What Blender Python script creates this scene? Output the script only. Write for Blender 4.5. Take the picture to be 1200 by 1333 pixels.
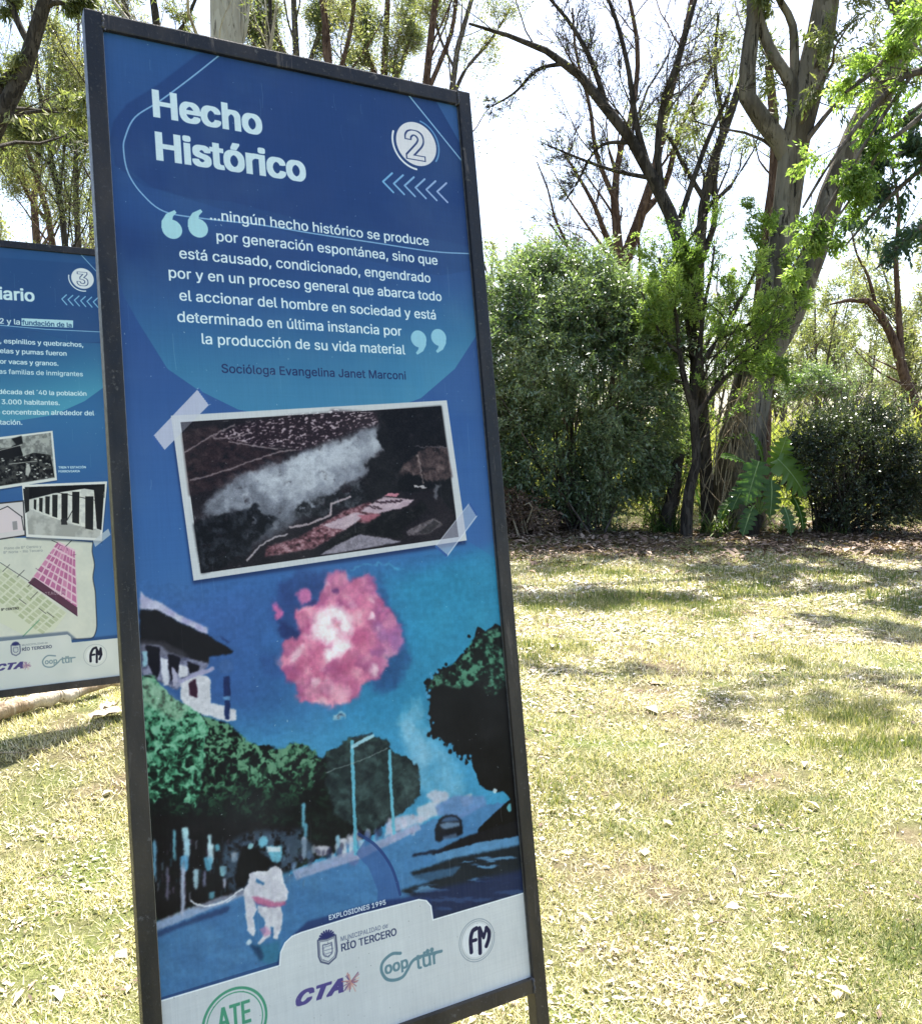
import bpy, math, random
import numpy as np
from mathutils import Vector, Matrix
for o in list(bpy.data.objects): bpy.data.objects.remove(o)
scene=bpy.context.scene; COL=scene.collection
# ---------------------------------------------------------------- camera, sky, sun, exposure
cam=bpy.data.cameras.new('camera'); camo=bpy.data.objects.new('camera',cam); COL.objects.link(camo); scene.camera=camo
cam.sensor_fit='HORIZONTAL'; cam.sensor_width=36; cam.lens=36*1196/1200; cam.clip_start=.05; cam.clip_end=3000
camo.location=(0,0,1.42); camo.rotation_euler=(math.radians(90)-math.atan(93.5/1196),0,0)
SUN_EL=math.radians(62); SUN_AZ=math.radians(14)      # azimuth from straight ahead towards the right: the sun stands behind the signs
SUNV=Vector((math.sin(SUN_AZ)*math.cos(SUN_EL),math.cos(SUN_AZ)*math.cos(SUN_EL),math.sin(SUN_EL)))
w=bpy.data.worlds.new('World'); scene.world=w; w.use_nodes=True
nt=w.node_tree; nt.nodes.clear(); sk=nt.nodes.new('ShaderNodeTexSky'); sk.sky_type='NISHITA'; sk.sun_disc=False
sk.sun_elevation=SUN_EL; sk.sun_rotation=SUN_AZ; sk.air_density=1.0; sk.dust_density=3.5; sk.ozone_density=1.0; sk.altitude=380
bg=nt.nodes.new('ShaderNodeBackground'); bg.inputs[1].default_value=.12; wo=nt.nodes.new('ShaderNodeOutputWorld')
nt.links.new(sk.outputs[0],bg.inputs[0]); nt.links.new(bg.outputs[0],wo.inputs[0])
sl=bpy.data.lights.new('sun','SUN'); sl.energy=5.0; sl.angle=math.radians(.53); sl.color=(1,.955,.88)
so=bpy.data.objects.new('sun',sl); COL.objects.link(so); so.rotation_euler=SUNV.to_track_quat('Z','Y').to_euler(); so.location=(0,0,30)
scene.view_settings.view_transform='Standard'; scene.view_settings.look='None'; scene.view_settings.gamma=1; scene.view_settings.use_curve_mapping=False
scene.view_settings.exposure=1.62
scene.cycles.max_bounces=8; scene.cycles.transparent_max_bounces=8
try: scene.cycles.use_denoising=True
except Exception: pass

# outlines of the lettering used on the signs: advance width, then closed outlines
GLYPHS={
' ':(94,""),
',':(94,"19 -60 34 36 68 36 42 -60"),
'-':(227,"168 122 168 94 57 94 57 122"),
'.':(94,"48 -2 39 -1 31 4 26 12 25 20 26 29 31 37 39 42 48 43 56 42 64 37 69 29 71 20 69 12 64 4 56 -1"),
'0':(227,"113 -3 95 -2 79 3 65 12 53 24 42 39 34 57 29 77 25 101 24 127 25 153 29 177 35 197 43 215 53 230 65 242 79 251 95 256 113 258 131 256 147 251 161 242 174 230 184 215 192 197 198 177 201 153 203 127 201 101 198 77 192 57 184 39 174 24 162 12 147 3 131 -2|113 25 125 26 136 30 145 37 153 46 160 58 165 72 169 88 171 107 172 127 171 148 169 166 165 182 160 197 153 208 145 218 136 224 125 228 113 230 101 228 91 224 82 218 73 208 67 197 62 182 58 166 55 148 55 127 55 107 58 88 62 72 67 58 73 46 82 37 91 30 101 26"),
'1':(227,"38 0 38 27 195 27 195 0|138 254 138 0 106 0 106 224 105 224 43 179 43 213 99 254"),
'2':(227,"32 0 32 24 117 114 126 124 134 133 141 141 149 153 155 163 159 174 160 186 159 198 154 209 146 218 137 224 125 228 112 230 98 228 86 224 77 216 69 207 65 195 64 181 33 181 34 196 37 209 43 221 51 232 60 241 72 248 84 253 98 257 112 258 127 257 141 254 153 248 164 241 173 233 181 223 186 211 189 199 191 186 189 172 185 159 181 150 175 140 168 129 159 118 147 105 133 90 76 30 76 28 195 28 195 0"),
'3':(227,"109 -3 94 -2 80 0 66 5 54 11 44 19 35 29 28 40 24 52 22 66 55 66 57 54 63 44 72 35 83 30 95 26 109 25 124 26 138 30 149 37 157 46 163 58 165 72 163 86 158 98 150 109 137 117 127 121 115 123 101 124 78 124 78 150 144 224 144 226 35 226 35 254 186 254 186 230 106 139 106 144 124 145 140 143 154 138 167 131 177 122 185 111 192 99 195 86 196 72 195 58 191 45 185 33 177 22 166 13 154 6 141 1 125 -2"),
'4':(227,"20 53 20 79 123 254 155 254 54 83 54 81 207 81 207 53|141 0 141 61 141 73 141 159 171 159 171 0"),
'5':(227,"111 -3 96 -2 82 1 70 6 59 12 49 20 41 30 35 41 32 53 30 65 61 65 64 54 69 44 77 36 87 30 98 26 111 25 125 27 138 32 149 41 157 52 162 66 164 81 163 92 161 101 157 111 148 122 137 131 124 137 109 138 96 137 84 134 73 129 64 123 34 126 48 254 183 254 183 226 75 226 67 151 68 151 77 157 89 162 101 166 115 167 126 166 137 164 147 160 156 156 165 150 172 143 179 134 185 125 189 116 193 105 195 94 195 82 194 66 191 51 184 38 176 26 166 16 154 8 141 1 126 -2"),
'9':(227,"113 258 128 257 142 253 155 247 166 239 176 229 184 217 190 204 193 189 194 173 194 161 191 148 186 135 180 120 170 103 158 84 100 0 65 0 151 124 154 124 149 117 144 111 137 105 128 101 119 98 109 97 94 98 81 102 69 107 58 114 49 124 41 134 36 147 33 161 32 176 33 191 36 205 42 218 50 230 60 239 71 247 84 253 98 257|113 230 99 228 87 223 77 215 69 204 64 191 63 176 64 161 69 148 77 137 87 129 99 123 113 122 127 123 139 129 149 137 157 147 162 160 164 175 162 190 157 204 150 215 139 223 127 228"),
':':(94,"48 -2 39 -1 31 4 26 12 25 20 26 29 31 37 39 42 48 43 56 42 64 37 69 29 71 20 69 12 64 4 56 -1|48 135 39 137 31 142 26 149 25 158 26 167 31 174 39 179 48 181 56 179 64 174 69 167 71 158 69 149 64 142 56 137"),
'A':(240,"8 0 101 254 138 254 231 0 198 0 144 151 140 161 136 173 132 186 127 201 122 219 116 239 123 239 117 219 111 201 106 185 102 172 98 161 95 151 43 0|55 71 55 99 185 99 185 71"),
'B':(228,"30 0 30 254 121 254 137 253 152 250 164 245 175 239 184 230 190 221 195 210 198 199 199 187 198 172 193 160 187 150 178 143 168 137 157 133 157 131 170 129 182 123 192 114 201 102 205 92 208 81 209 68 208 56 205 44 200 33 193 24 184 16 172 9 158 4 142 1 123 0|62 29 122 29 140 30 154 34 165 40 172 48 176 58 178 68 176 81 171 92 163 102 153 109 140 114 124 115 62 115|62 143 119 143 132 144 144 148 154 155 162 163 166 174 168 186 167 197 163 206 156 214 147 221 135 225 120 226 62 226"),
'C':(255,"134 -3 113 -2 93 4 75 12 59 25 46 40 35 58 27 78 22 101 20 127 22 153 27 176 35 197 46 215 59 230 75 242 93 251 113 256 134 258 146 257 158 255 170 252 181 248 191 242 201 236 210 228 217 219 224 209 229 198 234 187 236 174 204 174 200 186 195 197 187 206 179 214 169 220 158 224 146 227 134 228 119 227 105 223 92 216 80 207 71 196 62 182 57 166 53 148 52 127 53 107 57 88 63 72 71 59 80 47 92 38 105 32 119 28 134 26 146 27 158 30 169 34 179 40 187 48 195 57 200 68 204 80 236 80 234 68 229 56 224 45 217 36 210 27 201 19 192 12 181 7 170 2 159 -1 146 -3"),
'D':(251,"109 0 48 0 48 29 107 29 127 30 144 34 159 40 171 49 182 61 189 75 195 90 198 108 200 128 198 147 195 165 190 180 182 194 172 205 160 214 145 221 129 225 110 226 47 226 47 254 113 254 136 253 157 248 176 239 192 228 206 213 217 196 225 175 229 153 231 128 229 102 224 80 217 59 206 42 192 27 175 15 156 7 134 2|62 254 62 0 30 0 30 254"),
'E':(209,"30 0 30 254 186 254 186 226 62 226 62 143 178 143 178 114 62 114 62 29 188 29 188 0"),
'F':(205,"30 0 30 254 185 254 185 226 62 226 62 139 173 139 173 111 62 111 62 0"),
'H':(258,"30 0 30 254 62 254 62 144 196 144 196 254 228 254 228 0 196 0 196 116 62 116 62 0"),
'I':(150,"16 0 16 29 59 29 59 226 16 226 16 254 135 254 135 226 91 226 91 29 135 29 135 0"),
'J':(198,"93 -3 71 -1 53 5 38 16 26 31 19 50 17 73 17 86 49 86 49 73 50 58 54 47 61 37 70 30 80 26 93 25 105 26 115 30 124 37 131 47 135 58 136 73 136 254 168 254 168 73 166 50 159 31 147 16 132 5 113 -1"),
'L':(196,"30 0 30 254 62 254 62 29 181 29 181 0"),
'M':(314,"30 0 30 254 76 254 139 94 141 87 144 79 147 71 150 61 153 52 156 42 158 33 161 24 154 24 156 32 159 41 162 51 165 61 168 70 171 79 174 87 176 94 238 254 284 254 284 0 252 0 252 145 252 154 252 163 252 174 253 184 253 195 253 207 253 218 253 229 256 229 253 217 249 205 245 193 241 181 237 171 234 161 231 152 228 145 171 0 143 0 85 145 83 152 80 160 76 170 72 181 69 192 65 204 60 216 56 229 59 229 60 219 60 208 60 197 60 186 61 175 61 164 61 154 61 145 61 0"),
'N':(262,"30 0 30 254 68 254 172 91 176 84 181 75 187 65 194 53 200 41 207 27 202 27 201 41 200 54 200 67 200 79 199 89 199 97 199 254 232 254 232 0 193 0 101 145 95 155 89 165 82 177 74 191 68 201 61 213 54 226 60 227 60 215 61 203 61 192 62 177 62 164 62 153 62 145 62 0"),
'O':(267,"133 -3 112 -2 93 4 75 12 59 25 46 40 35 58 27 78 22 101 20 127 22 153 27 176 35 197 46 215 59 230 75 242 93 251 112 256 133 258 155 256 174 251 192 242 208 230 221 215 232 197 240 176 245 153 247 127 245 101 240 78 232 58 221 40 208 25 192 12 174 4 155 -2|133 26 148 28 162 32 175 38 186 47 196 58 204 72 210 88 214 106 215 127 214 148 210 166 204 182 196 196 186 207 175 216 162 223 148 227 133 228 119 227 105 223 92 216 81 207 71 196 63 182 57 166 53 148 52 127 53 106 57 88 63 72 71 58 81 47 92 38 105 32 119 28"),
'P':(222,"30 0 30 254 118 254 136 253 152 250 166 244 178 236 187 226 195 215 200 202 203 189 204 174 203 159 200 145 195 133 187 121 178 112 166 104 152 98 136 94 118 93 55 93 55 121 116 121 129 122 139 124 149 128 159 136 167 147 171 160 172 174 171 188 167 201 159 211 148 219 139 223 129 225 116 226 62 226 62 0"),
'R':(224,"30 0 30 254 118 254 136 253 153 250 167 244 178 237 188 227 195 217 200 204 204 191 205 176 204 161 200 148 195 136 188 125 178 116 166 109 152 103 136 100 118 99 48 99 48 128 117 128 129 128 140 130 149 133 160 141 167 150 171 162 173 176 171 190 167 202 159 212 149 220 140 223 129 225 116 226 62 226 62 0|177 0 115 115 151 115 214 0"),
'S':(223,"112 -4 94 -3 78 0 64 5 51 11 41 20 32 30 25 42 21 54 19 68 52 68 55 55 62 44 71 35 83 29 97 26 112 25 123 25 133 27 143 30 155 37 165 46 171 57 173 70 171 81 166 89 158 96 148 102 136 107 122 111 92 120 72 126 56 135 43 145 34 156 28 170 26 186 27 200 31 213 37 224 46 234 57 242 69 249 83 254 97 257 114 258 130 257 145 254 158 249 170 242 180 234 189 224 195 213 199 202 200 189 169 189 166 201 160 211 151 219 140 225 127 228 112 229 97 228 84 224 73 218 64 209 59 199 58 188 60 176 65 167 74 160 85 154 96 150 106 147 132 140 144 136 156 132 168 126 179 119 189 110 197 99 201 90 203 80 204 69 203 56 199 43 193 32 185 21 174 13 162 5 147 0 130 -3"),
'T':(224,"16 226 16 254 208 254 208 226 128 226 128 0 96 0 96 226"),
'U':(259,"129 -4 110 -3 93 1 77 8 63 17 52 27 42 40 36 54 31 70 30 87 30 254 62 254 62 89 63 77 66 66 70 57 77 48 84 40 94 34 104 29 116 27 129 26 143 27 155 29 165 34 175 40 182 48 188 57 193 66 195 77 196 89 196 254 229 254 229 87 227 70 223 54 216 40 207 27 195 17 182 8 166 1 149 -3"),
'V':(240,"102 0 8 254 42 254 96 103 99 94 103 82 108 69 113 53 118 35 124 15 117 15 123 36 129 54 133 69 138 82 142 94 145 103 197 254 231 254 139 0"),
'X':(237,"9 0 109 142 109 118 15 254 52 254 89 200 96 190 102 181 107 172 112 164 116 156 122 146 116 146 121 156 126 164 131 172 136 181 142 190 149 200 187 254 223 254 129 119 129 143 228 0 191 0 146 65 140 74 134 83 129 90 125 98 120 106 115 116 122 116 117 106 113 98 108 91 103 83 97 74 91 65 46 0"),
'Y':(236,"102 0 102 104 8 254 46 254 96 172 101 163 107 155 111 146 116 137 120 127 125 115 112 115 116 127 121 137 126 146 133 159 140 172 191 254 228 254 134 104 134 0"),
'`':(110,"57 214 24 265 58 265 82 214"),
'a':(195,"80 -4 68 -4 57 -1 47 2 38 8 30 14 24 22 19 32 16 42 15 54 17 69 22 80 29 90 39 97 50 102 63 105 76 108 89 110 105 112 117 113 126 115 133 117 136 121 138 127 138 128 137 139 133 148 128 156 120 161 110 164 98 165 85 164 75 161 66 156 59 150 54 144 50 137 20 146 26 156 32 165 39 173 48 179 57 184 66 188 77 190 87 192 97 192 108 192 119 190 131 186 143 180 153 172 161 160 165 150 168 139 168 126 168 0 138 0 138 26 136 26 132 19 126 12 118 6 108 1 95 -3|85 23 101 24 114 29 124 37 132 47 136 57 138 69 138 95 135 93 130 91 123 89 116 88 108 87 100 86 93 85 88 84 77 82 67 79 58 75 52 70 47 62 46 52 47 43 51 36 57 30 65 26 74 24"),
'b':(212,"115 -4 99 -3 86 2 76 8 69 16 63 23 59 29 56 29 56 0 26 0 26 254 57 254 57 160 59 160 63 166 69 173 76 180 86 186 98 191 115 192 130 191 144 187 156 180 168 171 177 160 185 146 191 131 194 113 195 94 194 75 191 58 185 42 177 29 168 17 157 8 144 1 130 -3|110 23 121 24 131 28 140 33 147 40 153 48 158 58 161 70 163 82 164 95 163 108 161 120 158 131 153 140 147 149 140 156 131 161 121 164 110 165 99 164 89 161 81 156 73 149 67 141 62 131 59 120 57 108 56 95 57 81 59 69 63 58 67 48 73 39 81 32 89 27 99 24"),
'c':(198,"104 -4 87 -3 72 1 58 8 46 17 36 29 28 43 22 58 18 75 17 94 18 113 22 130 28 146 36 159 46 171 58 180 72 187 87 191 104 192 117 191 130 189 142 184 153 178 162 170 170 161 176 150 181 138 151 131 149 138 145 145 141 150 135 155 128 159 121 162 113 164 104 165 92 164 81 161 73 155 65 148 59 139 54 129 51 118 49 106 48 94 49 81 51 70 54 59 59 49 65 40 73 33 81 28 92 24 104 23 113 24 121 26 129 29 135 33 141 38 146 44 149 51 152 59 181 51 177 39 171 28 163 19 153 11 142 4 130 0 117 -3"),
'd':(212,"98 -4 82 -3 68 1 56 8 44 17 35 29 27 42 22 58 18 75 17 94 18 113 22 131 27 146 35 160 45 171 56 180 69 187 83 191 98 192 114 191 126 186 136 180 144 173 149 166 153 160 155 160 155 254 186 254 186 0 156 0 156 29 153 29 149 23 143 16 136 8 126 2 114 -3|102 23 113 24 123 27 132 32 139 39 145 48 150 58 153 69 155 81 156 95 155 108 153 120 150 131 145 141 139 149 132 156 123 161 113 164 102 165 91 164 81 161 72 156 65 149 59 140 54 131 51 120 49 108 48 95 49 82 51 70 54 58 59 48 65 40 73 33 81 28 91 24"),
'e':(202,"106 -4 88 -3 73 1 58 8 46 17 36 29 28 42 22 58 18 75 17 93 18 112 22 129 28 145 36 159 46 170 58 180 71 187 86 191 103 192 113 192 123 190 133 187 142 183 151 177 160 170 167 162 173 152 179 141 182 128 185 113 186 97 186 85 37 85 37 110 169 110 155 101 154 113 152 124 149 134 141 147 131 157 118 163 103 165 92 164 82 161 73 157 62 147 54 135 50 121 48 105 48 89 49 75 51 64 55 53 61 44 67 37 76 31 85 26 95 24 106 23 117 24 127 26 135 31 143 36 149 44 153 53 182 45 177 32 168 20 160 13 151 7 141 2 130 -1 119 -3"),
'f':(127,"114 190 114 164 3 164 3 190|40 0 40 216 42 231 48 243 57 252 68 259 80 264 94 265 103 265 111 263 117 262 121 260 114 234 111 235 107 236 103 237 97 237 85 235 77 230 72 221 71 209 71 0"),
'g':(213,"103 -75 90 -75 78 -73 67 -70 53 -63 41 -55 32 -45 25 -35 51 -20 55 -26 61 -33 68 -39 77 -44 89 -48 103 -49 118 -47 130 -44 141 -38 149 -29 154 -17 156 -3 156 34 153 34 149 28 143 21 136 14 126 8 114 4 97 2 83 4 69 7 56 13 45 22 35 32 28 45 22 60 18 77 17 96 18 114 22 131 27 147 35 160 45 171 56 180 69 187 83 191 98 192 114 191 127 186 137 180 144 173 150 166 154 159 157 159 157 190 186 190 186 -4 185 -20 181 -33 175 -45 167 -54 157 -62 145 -68 132 -72 118 -74|102 30 113 30 123 33 132 38 142 47 150 61 153 71 156 83 156 96 156 109 153 121 150 132 145 141 139 150 132 156 123 161 114 164 102 165 91 164 81 161 73 156 65 149 59 141 54 131 51 120 49 109 48 96 49 84 51 72 54 61 62 48 73 38 81 33 91 30"),
'h':(205,"57 113 57 0 26 0 26 254 57 254 57 144 51 144 58 159 66 172 76 181 87 187 100 191 114 192 126 191 137 189 148 184 157 178 164 170 170 160 175 149 178 135 179 120 179 0 148 0 148 118 147 131 143 143 136 152 128 159 117 163 105 165 92 163 80 159 71 151 63 141 58 129"),
'i':(83,"26 0 26 190 57 190 57 0|42 221 34 223 27 227 22 234 21 242 22 249 27 256 34 260 42 262 50 260 57 256 62 249 63 242 62 234 57 227 50 223"),
'l':(95,"70 -1 56 0 45 4 37 10 31 19 27 29 26 42 26 254 57 254 57 49 58 38 60 31 65 27 73 26 77 26 80 26 83 27 85 27 90 1 86 0 81 0 75 -1"),
'm':(305,"26 0 26 190 56 190 56 148 54 148 59 162 66 173 75 182 86 188 98 192 110 193 123 192 134 187 144 180 151 171 157 160 160 147 156 147 161 160 169 172 178 181 190 187 204 192 218 193 229 192 239 190 249 186 257 180 264 173 270 164 275 154 278 141 278 128 278 0 248 0 248 127 247 139 243 149 236 156 224 163 209 165 197 164 187 160 179 153 173 145 169 135 168 124 168 0 137 0 137 130 134 144 126 156 115 163 100 165 89 164 79 160 70 154 63 145 58 133 57 119 57 0"),
'n':(205,"57 113 57 0 26 0 26 190 56 190 56 144 51 144 58 159 66 172 76 181 87 187 100 191 114 192 126 191 137 189 147 184 156 178 164 170 170 160 175 149 178 135 179 120 179 0 148 0 148 118 147 131 143 143 136 152 128 159 117 163 105 165 92 163 80 159 71 151 63 141 58 129"),
'o':(208,"104 -4 87 -3 72 1 58 8 46 17 36 29 28 43 22 58 18 75 17 94 18 113 22 130 28 146 36 159 46 171 58 180 72 187 87 191 104 192 120 191 136 187 149 180 161 171 171 159 180 146 186 130 189 113 191 94 189 75 186 58 180 43 171 29 161 17 149 8 136 1 120 -3|104 23 116 24 126 28 135 33 143 40 149 49 154 59 157 70 159 81 160 94 159 106 157 118 154 129 149 139 143 148 135 155 126 161 116 164 104 165 92 164 81 161 73 155 65 148 59 139 54 129 51 118 49 106 48 94 49 81 51 70 54 59 59 49 65 40 73 33 81 28 92 24"),
'p':(212,"26 -71 26 190 56 190 56 160 59 160 63 166 69 173 76 180 86 186 98 191 115 192 130 191 144 187 156 180 168 171 177 160 185 146 191 131 194 113 195 94 194 75 191 58 185 42 177 29 168 17 157 8 144 1 130 -3 115 -4 99 -3 86 2 76 8 69 16 63 23 59 29 57 29 57 -71|110 23 121 24 131 28 140 33 147 40 153 48 158 58 161 70 163 82 164 95 163 108 161 120 158 131 153 140 147 149 140 156 131 161 121 164 110 165 99 164 89 161 81 156 73 149 67 141 62 131 59 120 57 108 56 95 57 81 59 69 63 58 67 48 73 39 81 32 89 27 99 24"),
'q':(212,"186 -71 155 -71 155 29 153 29 149 23 143 16 136 8 126 2 114 -3 98 -4 82 -3 68 1 56 8 44 17 35 29 27 42 22 58 18 75 17 94 18 113 22 131 27 146 35 160 45 171 56 180 69 187 83 191 98 192 114 191 126 186 136 180 144 173 149 166 153 160 156 160 156 190 186 190|102 23 113 24 123 27 132 32 139 39 145 48 150 58 153 69 155 81 156 95 155 108 153 120 150 131 145 141 139 149 132 156 123 161 113 164 102 165 91 164 81 161 72 156 65 149 59 140 54 131 51 120 49 108 48 95 49 82 51 70 54 58 59 48 65 40 73 33 81 28 91 24"),
'r':(130,"26 0 26 190 56 190 56 160 58 160 65 173 76 184 85 188 96 191 107 192 110 192 115 192 119 192 122 192 122 161 119 162 115 162 109 163 103 163 91 161 80 157 70 151 63 142 58 131 57 118 57 0"),
's':(182,"91 -4 78 -3 67 -2 56 2 46 6 38 12 31 19 25 27 21 37 18 47 47 53 53 40 62 30 75 25 91 23 103 24 113 26 122 31 131 40 134 51 132 60 127 68 118 74 106 78 75 85 59 90 46 96 36 104 29 113 25 124 23 137 24 147 27 157 33 166 39 173 48 180 58 185 69 189 81 191 94 192 106 192 117 190 127 186 140 179 149 170 157 158 162 145 134 139 129 149 121 158 110 164 94 166 78 164 65 158 57 150 54 139 56 129 62 122 72 116 86 111 115 105 131 100 143 93 153 86 160 76 164 66 166 53 165 43 161 33 156 24 149 16 140 9 130 3 118 -1 105 -3"),
't':(114,"102 190 102 164 3 164 3 190|32 236 63 236 63 49 64 38 68 31 75 26 85 25 88 25 93 26 97 26 101 27 107 1 102 0 96 -1 90 -2 84 -2 69 -1 56 4 46 11 38 20 34 32 32 46"),
'u':(205,"91 -3 79 -2 68 1 57 5 48 12 41 20 35 29 30 41 27 54 26 69 26 190 57 190 57 72 58 58 62 47 68 37 77 31 88 26 100 25 113 27 125 31 134 38 142 48 146 61 148 76 148 190 179 190 179 0 149 0 149 46 154 46 147 30 139 18 129 8 117 2 105 -1"),
'v':(195,"81 0 9 190 42 190 83 78 87 66 90 55 93 43 97 32 100 21 103 10 92 10 95 21 98 32 101 43 105 55 108 66 112 78 152 190 186 190 113 0"),
'y':(195,"24 -69 31 -43 36 -44 44 -45 52 -44 59 -42 65 -37 71 -29 75 -18 81 -1 9 190 42 190 83 78 87 66 90 55 93 43 96 32 100 21 103 10 92 10 95 21 98 32 101 43 104 55 108 66 112 78 153 190 186 190 102 -29 96 -43 88 -54 80 -62 70 -68 58 -71 46 -73 39 -72 32 -72 27 -70"),
'°':(158,"79 142 64 143 50 149 39 158 29 170 23 184 22 199 22 209 25 219 29 228 39 240 50 249 64 254 79 256 94 254 108 249 120 240 129 228 133 219 136 209 136 199 134 184 129 170 120 158 108 149 94 143|79 167 88 168 95 171 102 176 107 183 110 190 111 199 110 207 107 215 102 221 95 226 88 230 79 231 71 230 63 226 57 221 52 215 48 207 47 199 48 190 52 183 57 176 63 171 71 168"),
'´':(110,"27 214 51 265 85 265 52 214"),
'Í':(150,"16 0 16 29 59 29 59 226 16 226 16 254 135 254 135 226 91 226 91 29 135 29 135 0|62 279 86 329 120 329 87 279"),
'Ó':(267,"133 -3 112 -2 93 4 75 12 59 25 46 40 35 58 27 78 22 101 20 127 22 153 27 176 35 197 46 215 59 230 75 242 93 251 112 256 133 258 155 256 174 251 192 242 208 230 221 215 232 197 240 176 245 153 247 127 245 101 240 78 232 58 221 40 208 25 192 12 174 4 155 -2|133 26 148 28 162 32 175 38 186 47 196 58 204 72 210 88 214 106 215 127 214 148 210 166 204 182 196 196 186 207 175 216 162 223 148 227 133 228 119 227 105 223 92 216 81 207 71 196 63 182 57 166 53 148 52 127 53 106 57 88 63 72 71 58 81 47 92 38 105 32 119 28|120 279 144 329 178 329 145 279"),
'á':(195,"80 -4 68 -4 57 -1 47 2 38 8 30 14 24 22 19 32 16 42 15 54 17 69 22 80 29 90 39 97 50 102 63 105 76 108 89 110 105 112 117 113 126 115 133 117 136 121 138 127 138 128 137 139 133 148 128 156 120 161 110 164 98 165 85 164 75 161 66 156 59 150 54 144 50 137 20 146 26 156 32 165 39 173 48 179 57 184 66 188 77 190 87 192 97 192 108 192 119 190 131 186 143 180 153 172 161 160 165 150 168 139 168 126 168 0 138 0 138 26 136 26 132 19 126 12 118 6 108 1 95 -3|85 23 101 24 114 29 124 37 132 47 136 57 138 69 138 95 135 93 130 91 123 89 116 88 108 87 100 86 93 85 88 84 77 82 67 79 58 75 52 70 47 62 46 52 47 43 51 36 57 30 65 26 74 24|81 214 105 265 139 265 106 214"),
'é':(202,"106 -4 88 -3 73 1 58 8 46 17 36 29 28 42 22 58 18 75 17 93 18 112 22 129 28 145 36 159 46 170 58 180 71 187 86 191 103 192 113 192 123 190 133 187 142 183 151 177 160 170 167 162 173 152 179 141 182 128 185 113 186 97 186 85 37 85 37 110 169 110 155 101 154 113 152 124 149 134 141 147 131 157 118 163 103 165 92 164 82 161 73 157 62 147 54 135 50 121 48 105 48 89 49 75 51 64 55 53 61 44 67 37 76 31 85 26 95 24 106 23 117 24 127 26 135 31 143 36 149 44 153 53 182 45 177 32 168 20 160 13 151 7 141 2 130 -1 119 -3|88 214 112 265 146 265 114 214"),
'í':(83,"26 0 26 190 57 190 57 0|28 214 52 265 86 265 53 214"),
'ó':(208,"104 -4 87 -3 72 1 58 8 46 17 36 29 28 43 22 58 18 75 17 94 18 113 22 130 28 146 36 159 46 171 58 180 72 187 87 191 104 192 120 191 136 187 149 180 161 171 171 159 180 146 186 130 189 113 191 94 189 75 186 58 180 43 171 29 161 17 149 8 136 1 120 -3|104 23 116 24 126 28 135 33 143 40 149 49 154 59 157 70 159 81 160 94 159 106 157 118 154 129 149 139 143 148 135 155 126 161 116 164 104 165 92 164 81 161 73 155 65 148 59 139 54 129 51 118 49 106 48 94 49 81 51 70 54 59 59 49 65 40 73 33 81 28 92 24|90 214 114 265 148 265 115 214"),
'ú':(205,"91 -3 79 -2 68 1 57 5 48 12 41 20 35 29 30 41 27 54 26 69 26 190 57 190 57 72 58 58 62 47 68 37 77 31 88 26 100 25 113 27 125 31 134 38 142 48 146 61 148 76 148 190 179 190 179 0 149 0 149 46 154 46 147 30 139 18 129 8 117 2 105 -1|89 214 113 265 147 265 114 214"),
'ü':(205,"91 -3 79 -2 68 1 57 5 48 12 41 20 35 29 30 41 27 54 26 69 26 190 57 190 57 72 58 58 62 47 68 37 77 31 88 26 100 25 113 27 125 31 134 38 142 48 146 61 148 76 148 190 179 190 179 0 149 0 149 46 154 46 147 30 139 18 129 8 117 2 105 -1|138 221 131 223 124 227 120 234 118 242 120 249 124 256 131 260 138 262 146 260 153 256 157 249 159 242 157 234 153 227 146 223|67 221 59 223 52 227 48 234 46 242 48 249 52 256 59 260 67 262 74 260 81 256 85 249 87 242 85 234 81 227 74 223"),
'“':(150,"26 159 52 254 75 254 60 159|87 159 114 254 137 254 122 159"),
'”':(150,"26 159 41 254 75 254 49 159|87 159 102 254 137 254 111 159"),
'…':(294,"49 -2 40 -1 33 4 28 12 26 20 28 29 33 37 40 42 49 43 58 42 65 37 70 29 72 20 70 12 65 4 58 -1|147 -2 138 -1 131 4 126 12 124 20 126 29 131 37 138 42 147 43 156 42 163 37 168 29 170 20 168 12 163 4 156 -1|245 -2 236 -1 229 4 224 12 222 20 224 29 229 37 236 42 245 43 254 42 261 37 266 29 268 20 266 12 261 4 254 -1")}
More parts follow.
